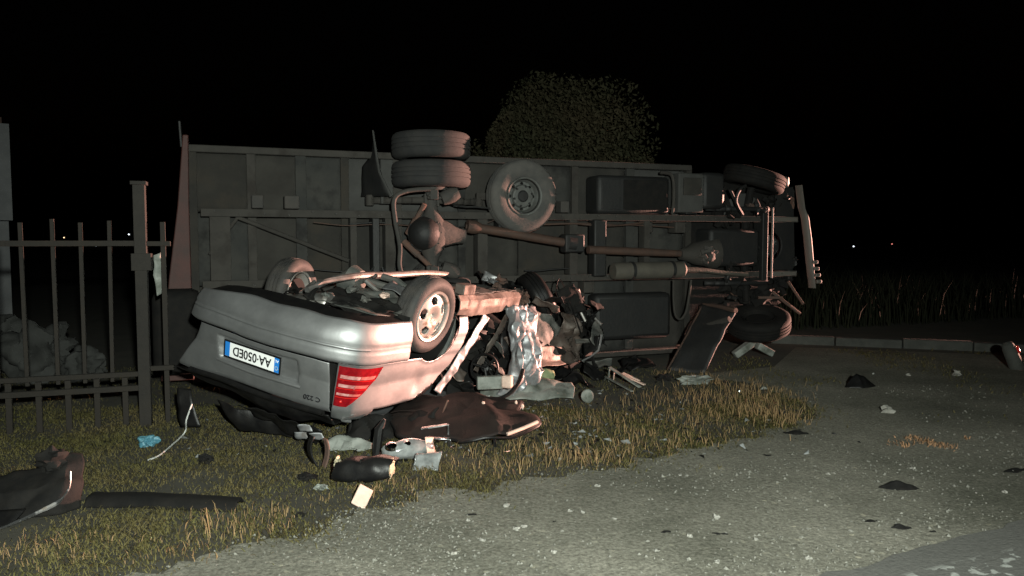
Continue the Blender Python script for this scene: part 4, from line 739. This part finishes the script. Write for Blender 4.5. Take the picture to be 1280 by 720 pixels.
for i, (px, py, h_, lb) in enumerate(((396, 584, .16, 'black curved trim strip standing under the car corner'), (404, 585, .15, 'brown bent trim strip standing under the car corner'))):
    g = MB(); p = gr(px, py); g.grid(lambda u, v: Vector((-.02+.04*v+.05*math.sin(u*2.6)*(-1 if i == 0 else .6), .02*math.cos(3*v), h_*u*1.35)), 12, 4); o = g.obj('curved_trim', 'black' if i == 0 else 'rust', smooth=60, solid=.008); o.location = p; tag(o, lb, 'trim strip')
g = sheet([[(-.16, 0, .03), (-.14, .1, .08)], [(0, -.03, .03), (.0, .1, .10)], [(.2, 0, .02), (.2, .06, .05)]], 16, 8, .04, 7, 3); o = g.obj('grey_fragment', M['grime'], smooth=22, solid=.005); o.location = gr(430, 565); tag(o, 'crumpled grey-green sheet on the grass under the tail lamp', 'fragment')
# white cable, blue bag
g = MB(); g.tube(path_on([gr(185, 575, .012), gr(196, 571, .015), gr(207, 563, .02), gr(222, 546, .05)+Vector((0, .12, 0)), at(233, 525, 5.75), at(240, 505, 5.85)], 8), .006, 6); o = g.obj('white_cable', 'white'); tag(o, 'thin white cable curving from the car tail to the grass', 'cable')
g = MB(); g.lump((0, 0, 0), (.085, .06, .05), .3, 1.6, 4, 3); o = g.obj('plastic_bag', 'bluebag', smooth=25); o.location = gr(186, 558)+Vector((0, 0, .04)); tag(o, 'crumpled blue plastic bag on the grass beside the fence', 'bag')
# black bumper section at lower left, with a long black strip beside it
bb = put('torn_bumper', (-2.64, 4.2, 0), R(8)); bb.scale = (.88, .8, .8)
g = sheet([[(-.75, -.10, .02), (-.75, .02, .20), (-.72, .22, .26)], [(-.35, -.14, .02), (-.35, -.02, .17), (-.32, .2, .22)], [(-.1, -.12, .02), (-.06, .0, .2), (-.06, .2, .28)], [(.10, -.06, .02), (.12, .03, .24), (.06, .2, .40)], [(.18, .06, .02), (.2, .1, .2), (.16, .22, .36)]], 40, 22, .05, 3.2, 5); g.obj('bumper_skin', 'blackmatte', bb, smooth=40, solid=.008)
g = MB(); g.tube(path_on([(.17, -.01, .31), (.17, -.04, .2), (.12, -.07, .12), (.04, -.14, .08), (-.10, -.26, .03), (-.18, -.34, .02)], 6), [.006]*6+[.008]*6+[.016]*6+[.012]*6+[.008]*6+[.006], 6); g.obj('bright_moulding', 'chrome', bb)
g = MB(); g.lump((.0, .16, .34), (.11, .09, .10), .3, 2.2, 3, 3); g.obj('bumper_bracket', 'blackmatte', bb, smooth=30)
g = sheet([[(-.7, -.2, .02), (-.7, -.12, .09)], [(-.1, -.26, .02), (-.05, -.14, .10)]], 12, 6, .03, 4, 3); g.obj('lower_lip', 'black', bb, smooth=40, solid=.008)
tag(bb, 'torn black bumper corner with bright moulding lying on the grass', 'bumper')
g = MB(); P_ = path_on([(-2.48, 4.36, .03), (-2.2, 4.35, .035), (-1.85, 4.32, .03), (-1.58, 4.30, .02)], 8); g.grid(lambda u, v: lerp_rows([[p+Vector((0, -.055, -.028)), p+Vector((0, -.02, .02)), p+Vector((0, .05, .028)), p+Vector((0, .10, -.02))] for p in P_], u, v)+Vector((0, .012*noise.noise(Vector((u*9, 0, 0))), 0)), 40, 6); o = g.obj('black_strip', 'blackmatte', smooth=50, solid=.008); tag(o, 'long black strip lying flat beside the torn bumper', 'trim strip')  # long matte black strip running right from the bumper
# pale torn panel lying by the flank, cloth
g = sheet([[(-.5, -.03, .02), (-.48, .18, .12), (-.46, .3, .16)], [(-.15, -.04, .02), (-.12, .16, .13), (-.1, .3, .15)], [(.2, -.03, .02), (.22, .16, .11), (.2, .3, .17)], [(.42, .0, .02), (.44, .14, .1), (.42, .26, .12)]], 44, 18, .035, 4, 4); o = g.obj('bumper_shell', 'grime', smooth=25, solid=.008); o.location = (.18, 7.25, 0); o.rotation_euler.z = R(2); tag(o, 'grubby pale bumper shell lying in grass below the front wing', 'bumper')
g = MB(); g.lathe([(0, .0), (.05, .005), (.065, .02), (.055, .035), (0, .045)], (0, 0, 0), (-.5, -1, .25), 20); o = g.obj('round_cover', 'grime'); o.location = gr(735, 505)+Vector((0, 0, .075)); tag(o, 'round white cover at the end of the pale bumper shell', 'cover')
g = MB(); g.lump((0, 0, 0), (.16, .09, .055), .5, 3, 4, 5); o = g.obj('white_airbag', 'white', smooth=30); o.location = at(600, 494, 6.75); o.location.z = .06; o.location.y = 6.9; tag(o, 'crumpled white airbag cloth behind the brown door card', 'airbag')
g = MB(); g.lump((0, 0, 0), (.06, .05, .10), .5, 3, 4, 9); o = g.obj('green_cloth', 'greencloth', smooth=30); o.location = Vector((-.50, 6.62, .09)); tag(o, 'pale green cloth crumpled beside the white airbag', 'cloth')
g = sheet([[(-.25, 0, .10), (-.2, .2, .18)], [(.2, 0, .10), (.22, .2, .2)]], 16, 10, .05, 5, 7); o = g.obj('green_trim_panel', 'greencloth', smooth=25, solid=.01); o.location = (.22, 7.62, 0); tag(o, 'dull green trim panel behind the pale bumper shell', 'panel')
for i, (x, y, r_) in enumerate(((.55, 8.2, .2), (.95, 8.45, .22), (.7, 7.85, .15), (1.3, 8.7, .18), (.2, 8.3, .22), (1.5, 9.0, .2))):
    g = sheet([[(-r_, -.08, .02), (-r_*.8, r_*.6, .10)], [(0, -.1, .05), (.02, r_*.6, .18)], [(r_, -.05, .02), (r_, r_*.5, .08)]], 14, 10, .06, 4, i*3.); o = g.obj('black_fragment', 'black', smooth=22, solid=.006); o.location = (x, y, 0); o.rotation_euler.z = i*1.3
    tag(o, 'jagged black plastic fragment in the shadow below the truck', 'fragment', 'black fragments under the truck')
# bundle of splintered strips
for i, (pa, pb, mm) in enumerate((((762, 459), (800, 484), 'grime'), ((768, 464), (806, 481), 'tile'), ((757, 471), (790, 489), 'grime'), ((779, 466), (800, 476), 'tile'))):
    a, b = at(*pa, 8.15+.04*i), gr(*pb, .03); g = MB(); mid = a.lerp(b, .5); g.box(-.5, .5, -.5, .5, -.5, .5, Matrix.Translation(mid) @ (b-a).to_track_quat('X', 'Z').to_matrix().to_4x4() @ Matrix.Diagonal(((b-a).length, .045-.006*i, .012, 1))); g.tube([a, Vector((a.x, a.y+.08, 0))], .008, 6); o = g.obj('splintered_strip', mm, bevel=.003); tag(o, 'thin splintered strip in a bundle between the car nose and grass', 'strip', 'splintered strips')
for px, py, r_, lb in ((868, 480, (.20, .09, .06), 'long pale lump of cloth by the dry grass patch'), (830, 476, (.10, .06, .05), 'small dark lump next to the pale cloth lump')):
    g = MB(); g.lump((0, 0, 0), r_, .4, 2.5, 3, px); o = g.obj('cloth_lump', 'grime' if px > 840 else 'blackmatte', smooth=30); o.location = gr(px, py)+Vector((0, 0, r_[2]*.7)); tag(o, lb, 'cloth')
# blown-off truck door frame leaning
dp = put('torn_truck_door', (0, 0, 0)); q = [gr(834, 463), at(878, 380, 9.55), at(919, 388, 9.05), at(880, 462, 8.75)]; q[3].z = .0
g = sheet([[q[0], q[3]], [q[1], q[2]]], 16, 10, .03, 2.5, 4); g.obj('door_skin', 'tr_dark', dp, smooth=30, solid=.02)
g = MB(); g.tube([q[0]+Vector((0, -.03, .02)), q[0].lerp(q[1], .55)+Vector((0, -.04, 0)), q[1]+Vector((0, -.03, .0))], .012, 6); g.obj('door_edge', 'tr_shaft', dp)
g = MB(); g.tube([q[1]+Vector((0, -.03, 0)), q[1].lerp(q[2], .5)+Vector((0, -.03, .01)), q[2]+Vector((0, -.03, 0))], [.016, .024, .034], 8); g.obj('door_top_edge', 'tr_shaft', dp)
g = MB(); g.tube([q[1].lerp(q[0], .35)+Vector((.15, -.06, 0)), q[2]+Vector((-.08, -.06, -.1))], .04, 8); g.obj('door_brace', 'tr_frame', dp)
tag(dp, 'torn dark door panel with orange edge leaning against the truck', 'door')
for i, (px, py, L_, lb) in enumerate(((862, 439, .20, 'flat blue plastic piece left of the pale block'), (886, 436, .12, 'short blue plastic piece beside the longer blue one'))):
    g = sheet([[(-L_, 0, .01), (-L_, .1, .04)], [(0, 0, .03), (.0, .12, .05)], [(L_, 0, .01), (L_, .1, .03)]], 12, 6, .03, 6, i*3.); o = g.obj('blue_plastic', 'blueply', smooth=25, solid=.006); o.location = gr(px, py); tag(o, lb, 'plastic piece')
for i, (px, py, rz, lb) in enumerate(((932, 447, 38, 'pale broken block leaning near the lower front truck wheel'), (957, 449, -35, 'smaller grey broken block near the lower front truck wheel'))):
    g = MB(); g.box(-.17+.05*i, .17-.05*i, -.06, .06, -.045, .045); o = g.obj('broken_block', 'grime', bevel=.012); o.location = gr(px, py)+Vector((0, .05, .12)); o.rotation_euler = (0, R(-34+62*i), R(8)); tag(o, lb, 'block')
# marker stub at the far right, stones and litter on the verge
ms = put('marker_post', gr(1272, 462), 0, 0, R(-24)); g = MB(); g.lathe([(.08, -.03), (.08, .12), (.075, .28), (.06, .34), (.03, .36), (0, .365)], (0, 0, 0), (0, 0, 1), 18); g.obj('post_body', 'concrete', ms, smooth=40); g = MB(); g.box(.045, .085, -.06, -.01, .20, .29); g.obj('reflector', 'redbright', ms, bevel=.01)
tag(ms, 'leaning pale marker post with a red reflector at the field edge', 'marker post')
def stone(px, py, r_, seed):
    g = MB(); g.lump((0, 0, 0), (r_*1.2, r_, r_*.75), .45, 1.6, 2, seed); o = g.obj('stone', 'stone', smooth=25); o.location = gr(px, py)+Vector((0, 0, r_*.45)); o.rotation_euler.z = seed; tag(o, 'pale stone lying loose on the gravel verge', 'stone', 'loose stones on the verge')
for i, (px, py, r_) in enumerate(((633, 634, .022), (655, 660, .018), (645, 663, .02), (1196, 470, .06), (1110, 516, .06), (603, 677, .016), (567, 694, .018), (692, 692, .018), (712, 640, .014), (768, 650, .014), (728, 642, .014), (850, 595, .016), (858, 596, .014), (895, 649, .022), (862, 672, .018), (896, 704, .018), (747, 609, .018), (1141, 587, .018), (1256, 617, .018), (945, 676, .016), (1035, 594, .014), (700, 575, .018), (1135, 470, .03), (1010, 700, .016), (820, 690, .015), (585, 652, .014))): stone(px, py, r_, i*2.3+1)
def shard(px, py, L_, wd, h_, rz, mm, lb, nm='black_shard', grp=None):
    g = sheet([[(-L_, 0, .004), (-L_*.9, wd*.3, .006)], [(-L_*.2, -wd, .004), (-L_*.15, wd*.5, h_)], [(.2*L_, -wd*.8, .006), (.25*L_, wd*.4, h_*.8)], [(L_, 0, .004), (L_*.95, wd*.3, .01)]], 14, 6, .012, 14, px*.1); o = g.obj(nm, mm, smooth=25, solid=.004); o.location = gr(px, py); o.rotation_euler.z = R(rz); tag(o, lb, 'shard', grp)
shard(1124, 612, .135, .04, .05, -6, 'blackmatte', 'long black jagged shard alone on the gravel')
shard(1126, 662, .05, .02, .03, -10, 'blackmatte', 'curved black shard nearest the asphalt edge'); shard(1088, 653, .05, .012, .015, 2, 'blackmatte', 'thin black sliver beside the curved shard'); shard(1163, 666, .024, .01, .01, -14, 'blackmatte', 'tiny black sliver near the asphalt edge')
shard(995, 543, .10, .04, .03, -8, 'blackmatte', 'flat black shard beside the dry grass patch'); shard(1076, 484, .20, .09, .14, 12, 'black', 'broken black plastic lump near the kerb', 'black_fragment'); shard(900, 669, .045, .01, .012, -5, 'blackmatte', 'thin dark splinter on the pale gravel')
shard(589, 645, .03, .01, .01, 5, 'blackmatte', 'small dark splinter below the grass edge'); shard(693, 654, .02, .012, .015, 40, 'blackmatte', 'small dark chip on the gravel'); shard(832, 667, .025, .012, .012, 0, 'blackmatte', 'small oval dark chip on the gravel'); shard(1268, 590, .12, .04, .02, 20, 'blackmatte', 'flat black shard at the darker side of the verge')
shard(1092, 468, .03, .015, .02, 30, 'white', 'small bright chip lying in front of the kerb', 'white_chip'); shard(1090, 428, .05, .02, .03, 10, 'white', 'thin bright chip behind the kerb line', 'white_chip'); shard(955, 487, .04, .02, .03, 0, 'grime', 'pale chip between truck front and dry grass', 'white_chip')

# ------------------------------------------------------------------ vegetation, as real blades and leaves
def inside(x, y, poly):
    poly = np.array(poly); n = len(poly); c = np.zeros(len(x), bool); j = n-1
    for i in range(n):
        xi, yi = poly[i]; xj, yj = poly[j]; k = ((yi > y) != (yj > y)) & (x < (xj-xi)*(y-yi)/((yj-yi) or 1e-9)+xi); c ^= k; j = i
    return c
GP = np.array(gp)
def blades(name, x, y, h, wd, lean, m, bend=.5):
    n = len(x); a = rng.uniform(0, 2*np.pi, n); la = rng.uniform(0, 2*np.pi, n); ln = h*lean*rng.uniform(.3, 1.2, n)
    dx, dy = np.cos(a)*wd/2, np.sin(a)*wd/2; ex, ey = np.cos(la)*ln, np.sin(la)*ln; V = np.zeros((n, 5, 3))
    V[:, 0] = np.stack([x-dx, y-dy, np.full(n, -.004)], 1); V[:, 1] = np.stack([x+dx, y+dy, np.full(n, -.004)], 1)
    V[:, 2] = np.stack([x-dx*.7+ex*.35, y-dy*.7+ey*.35, h*.6], 1); V[:, 3] = np.stack([x+dx*.7+ex*.35, y+dy*.7+ey*.35, h*.6], 1); V[:, 4] = np.stack([x+ex, y+ey, h*(1-.25*lean)], 1)
    b = (np.arange(n)*5)[:, None]; idx = np.concatenate([b+np.array([[0, 1, 3]]), b+np.array([[0, 3, 2]]), b+np.array([[2, 3, 4]])], 1).reshape(-1)
    me = bpy.data.meshes.new(name); me.vertices.add(n*5); me.vertices.foreach_set('co', V.reshape(-1)); nf = n*3
    me.loops.add(nf*3); me.loops.foreach_set('vertex_index', idx.astype(np.int32)); me.polygons.add(nf); me.polygons.foreach_set('loop_start', np.arange(0, nf*3, 3, dtype=np.int32)); me.polygons.foreach_set('loop_total', np.full(nf, 3, np.int32)); me.update(calc_edges=True); me.validate()
    me.materials.append(M[m]); o = bpy.data.objects.new(name, me); col.objects.link(o); return o
def nz2(x, y, s, sd=0.): return np.array([noise.noise(Vector((a*s+sd, b*s, sd))) for a, b in zip(x, y)])
N = 330000
x = rng.uniform(-7.5, 3.0, N); y = rng.uniform(2.3, 9.2, N); GE = np.array(ge); dist = np.full(len(x), 9.)
for q in GE[::2]: dist = np.minimum(dist, np.hypot(x-q[0], y-q[1]))
edge_ok = ~inside(x, y, gp) | (rng.uniform(0, 1, N) < .9*np.exp(-(dist/.07)**2)) | (rng.uniform(0, 1, N) < .10*np.exp(-(dist/.22)**2))
keepm = edge_ok & (rng.uniform(0, 1, N) < np.clip(1.35-y*.07, .25, 1)) & (x > -.78*y-1.0)
x, y = x[keepm], y[keepm]; pn_ = nz2(x, y, 1.7); k2 = (rng.uniform(-1, .9, len(x)) < pn_*1.5+.35) & (rng.uniform(0, 1, len(x)) < np.where(y > 7.0-.25*np.clip(x, 0, 3)+.9*np.clip(x-1.2, 0, 2), .18, 1.)); x, y, pn_ = x[k2], y[k2], pn_[k2]
stuff(blades('grass', x, y, rng.uniform(.012, .044, len(x))*(1+.6*np.clip(pn_, -.5, 1)), rng.uniform(.003, .007, len(x)), 1.9, 'grassb'), 'short olive green grass around the crashed car', 'grass')
# dry tufts: along the edge and on the island
tx, ty, th_ = [], [], []
def tuft(cx, cy, n, sp, h0, h1):
    for _ in range(n): tx.append(cx+random.gauss(0, sp)); ty.append(cy+random.gauss(0, sp)); th_.append(random.uniform(h0, h1))
for _ in range(100):
    k = random.randrange(len(ge)); p = ge[k]
    if p[0] > -2.8 and random.random() < .25+.75*smst(-1.2, .6, p[0]): tuft(p[0]-random.uniform(-.05, .5), p[1]+random.uniform(0, .45), random.randint(6, 26), .05, .03, .06+.06*smst(-1.2, .6, p[0]))
for px, py, n, sp, h1 in ((700, 575, 60, .10, .20), (760, 575, 80, .12, .18), (650, 560, 60, .1, .2), (640, 585, 60, .1, .17), (800, 560, 70, .16, .13), (850, 520, 170, .28, .15), (900, 500, 260, .32, .18), (940, 515, 220, .25, .20), (975, 525, 160, .13, .22), (830, 500, 120, .25, .15), (920, 490, 150, .3, .17), (880, 545, 90, .22, .12), (780, 535, 120, .3, .13), (270, 655, 70, .12, .12), (320, 660, 60, .10, .10), (100, 680, 50, .14, .10), (30, 690, 50, .12, .1), (240, 690, 40, .1, .08), (500, 610, 60, .12, .10), (560, 590, 60, .15, .12), (610, 570, 50, .1, .15), (690, 530, 90, .25, .13), (740, 520, 100, .25, .12)):
    p = gr(px, py); tuft(p.x, p.y, n, sp, .05, h1)
stuff(blades('dry_grass', np.array(tx), np.array(ty), np.array(th_)*.72, rng.uniform(.003, .006, len(tx)), .6, 'dryb'), 'dry straw coloured tufts along the gravel edge', 'dry grass')
tx, ty, th_ = [], [], []
for px, py, n, sp in ((1125, 557, 60, .05), (1145, 551, 110, .06), (1165, 556, 90, .05), (1182, 560, 60, .04), (1208, 550, 18, .02)): p = gr(px, py); tuft(p.x, p.y, n, sp, .01, .05)
stuff(blades('dry_litter', np.array(tx), np.array(ty), np.array(th_), rng.uniform(.004, .012, len(tx)), 1.4, 'litter'), 'patch of dry orange leaf litter on the gravel', 'leaf litter')
g = MB(); p = gr(263, 672); g.tube([p, p+Vector((-.01, 0, .08)), p+Vector((-.018, 0, .16))], [.003, .0025, .0015], 5); o = g.obj('dry_stalk', 'dryb'); tag(o, 'single pale dry stalk standing at the grass edge', 'stalk')
x = rng.uniform(2.2, 9, 16000); y = rng.uniform(6.2, 11, 16000); wn_ = nz2(x, y, .9, 21); k = (wn_ > .12) & (y < 11.2-.318*(x-3.9)) & (rng.uniform(0, 1, 16000) < np.clip((y-6.2)/2.5, .05, 1)*np.clip(wn_*2.5, 0, 1)); x, y = x[k], y[k]
stuff(blades('weeds', x, y, rng.uniform(.01, .06, len(x)), rng.uniform(.005, .012, len(x)), 1.8, 'grassb'), 'sparse low weeds on the dirt in front of the kerb', 'weeds')
# reeds of the dark field behind the kerb
x = rng.uniform(3.6, 16, 9000); y = rng.uniform(12.6, 18, 9000); k = y > 10.6+.39*(x-4.15)+2.0; x, y = x[k], y[k]; hh = rng.uniform(.4, 1.0, len(x))*(1+.35*nz2(x, y, .5, 3))
stuff(blades('reeds', x, y, hh, rng.uniform(.012, .03, len(x)), .3, 'leaf2'), 'dark tall reeds in the field behind the kerb', 'reeds')
# shattered glass and plastic crumbs strewn around the wreck
n = 900; x = rng.normal(-.1, 1.0, n); y = rng.normal(6.3, .95, n); y = np.where(y < 5.3, 10.6-y, y); h = rng.uniform(.004, .018, n); V = np.stack([x, y, h*.5+.01], 1)[:, None]+rng.normal(0, 1, (n, 4, 3))*h[:, None, None]*np.array((1.2, 1.2, .5))
for nm, mm, sl, lb in (('plastic_crumbs', 'black', slice(0, 560), 'black plastic crumbs strewn in the grass around the wreck'), ('glass_crumbs', 'lampglass', slice(560, 900), 'pale glass crumbs strewn in the grass around the wreck')):
    W = V[sl]; me = bpy.data.meshes.new(nm); me.from_pydata(W.reshape(-1, 3).tolist(), [], (np.array([(0, 1, 2), (0, 2, 3), (0, 3, 1), (1, 3, 2)])[None]+(np.arange(len(W))*4)[:, None, None]).reshape(-1, 3).tolist()); me.materials.append(M[mm]); o = bpy.data.objects.new(nm, me); col.objects.link(o); stuff(o, lb, 'crumbs')
# gravel chips
N = 60000; x = rng.uniform(-2.2, 5.5, N); y = rng.uniform(2.6, 8.0, N); pr = np.clip(1.9-.27*y, .08, .8)*np.clip(.40+2.0*nz2(x, y, .8, 8), .08, 1)
dist = np.full(N, 9.)
for q in GE[::2]: dist = np.minimum(dist, np.hypot(x-q[0], y-q[1]))
k = (inside(x, y, gp) | (dist < .10)) & ~inside(x, y, ROAD) & (rng.uniform(0, 1, N) < pr); x, y = x[k], y[k]; n = len(x); r_ = rng.lognormal(-5.35, .45, n).clip(.002, .013)
O = np.array([(1, 0, 0), (-1, 0, 0), (0, 1, 0), (0, -1, 0), (0, 0, 1), (0, 0, -1)], float); V = O[None]*r_[:, None, None]*rng.uniform(.6, 1.25, (n, 6, 3)) + rng.uniform(-.25, .25, (n, 6, 3))*r_[:, None, None]; ca, sa = np.cos(x*977), np.sin(x*977); V = np.stack([V[..., 0]*ca[:, None]-V[..., 1]*sa[:, None], V[..., 0]*sa[:, None]+V[..., 1]*ca[:, None], V[..., 2]*.8], -1) + np.stack([x, y, .006+r_*.4], 1)[:, None]
FO = np.array([(0, 2, 4), (2, 1, 4), (1, 3, 4), (3, 0, 4), (2, 0, 5), (1, 2, 5), (3, 1, 5), (0, 3, 5)]); me = bpy.data.meshes.new('gravel'); me.from_pydata(V.reshape(-1, 3).tolist(), [], (FO[None]+(np.arange(n)*6)[:, None, None]).reshape(-1, 3).tolist()); me.materials.append(M['gravelbit']); o = bpy.data.objects.new('gravel', me); col.objects.link(o); stuff(o, 'loose gravel chips scattered over the verge', 'gravel')

# tree behind the truck
def tree(loc, rx, rz, zc, nclump, nleaf, label, seed, cat='tree'):
    rr = np.random.default_rng(seed); t = thing('broadleaf_tree', loc); g = MB(); g.tube(path_on([(0, 0, -.1), (.05, .0, .8), (-.05, .05, 1.6), (.05, 0, zc*.8)], 5), [.22-.011*i for i in range(16)], 10); tr = g.obj('trunk', 'bark', t); C_ = []
    for i in range(nclump):
        a = rr.uniform(0, 2*np.pi); q = rr.uniform(0, 1)**.5; z = rr.uniform(-.9, 1); rad = math.sqrt(max(0.05, 1-z*z))*q; C_.append(np.array((rx*rad*math.cos(a), rx*.8*rad*math.sin(a), zc+rz*z*(.88+.12*rr.uniform(-1, 1)))))
    for c in C_[:12]: g = MB(); s0 = Vector((0, 0, zc*.35)); e = Vector(c); g.tube([s0, s0.lerp(e, .5)+Vector((0, 0, .2)), e], [.07, .045, .012], 6); g.obj('limb', 'bark', tr)
    cs = np.array(C_); k = rr.integers(0, nclump, nleaf); sz = rx*.16*rr.uniform(.35, 1.6, nclump)[k]; P = cs[k]+(lambda d_: d_/np.linalg.norm(d_, axis=1)[:, None]*(2.0*rr.uniform(0, 1, nleaf)**.45)[:, None])(rr.normal(0, 1, (nleaf, 3)))*np.stack([sz, sz, sz*1.35], 1); ax = rr.normal(0, 1, (nleaf, 3)); ax /= np.linalg.norm(ax, axis=1)[:, None]; bx = np.cross(ax, rr.normal(0, 1, (nleaf, 3))); bx /= np.linalg.norm(bx, axis=1)[:, None]; s = rr.uniform(.028, .058, nleaf)[:, None]
    V = np.stack([P-ax*s, P+bx*s*.45, P+ax*s, P-bx*s*.45], 1); me = bpy.data.meshes.new('crown'); me.from_pydata(V.reshape(-1, 3).tolist(), [], np.arange(nleaf*4).reshape(-1, 4).tolist()); me.materials.append(M['leaf']); o = bpy.data.objects.new('crown', me); col.objects.link(o); o.parent = t; tag(t, label, cat)
tree((.78, 14.6, 0), 1.80, 1.40, 2.46, 60, 150000, 'bushy broadleaf tree rising behind the overturned truck', 4)
tree((2.15, 14.0, 0), .75, .8, 1.95, 18, 16000, 'low shrubby tree beside the bushy one behind the truck', 9)
# lamps in the far distance
for i, (px, py, d, mm, lb) in enumerate(((80, 297, 160, 'lampwarm', 'faint warm lamp far beyond the fence, beside the paler bulk bag side'), (87, 306, 150, 'lampcool', 'dim cool lamp far beyond the fence, below the warm one'), (120, 307, 150, 'lampcool', 'cool white lamp far beyond the fence between two pales'), (161, 293, 150, 'lampcool', 'bright white lamp far beyond the fence next to the tall post'), (1067, 308, 150, 'lampcool', 'single white lamp far beyond the reeds'), (1115, 305, 170, 'lampred', 'faint red lamp far beyond the reeds'))):
    p = at(px, py, d); t = thing('distant_lamp', (p.x, p.y, 0)); g = MB(); g.tube([(0, 0, 0), (0, 0, max(.5, p.z-.15))], .06, 6); g.obj('pole', 'tr_dark', t); g = MB(); g.lump((0, 0, p.z), (.14, .14, .14), .0, 1, 2, 0); g.obj('lamp_head', mm, t); tag(t, lb, 'lamp')
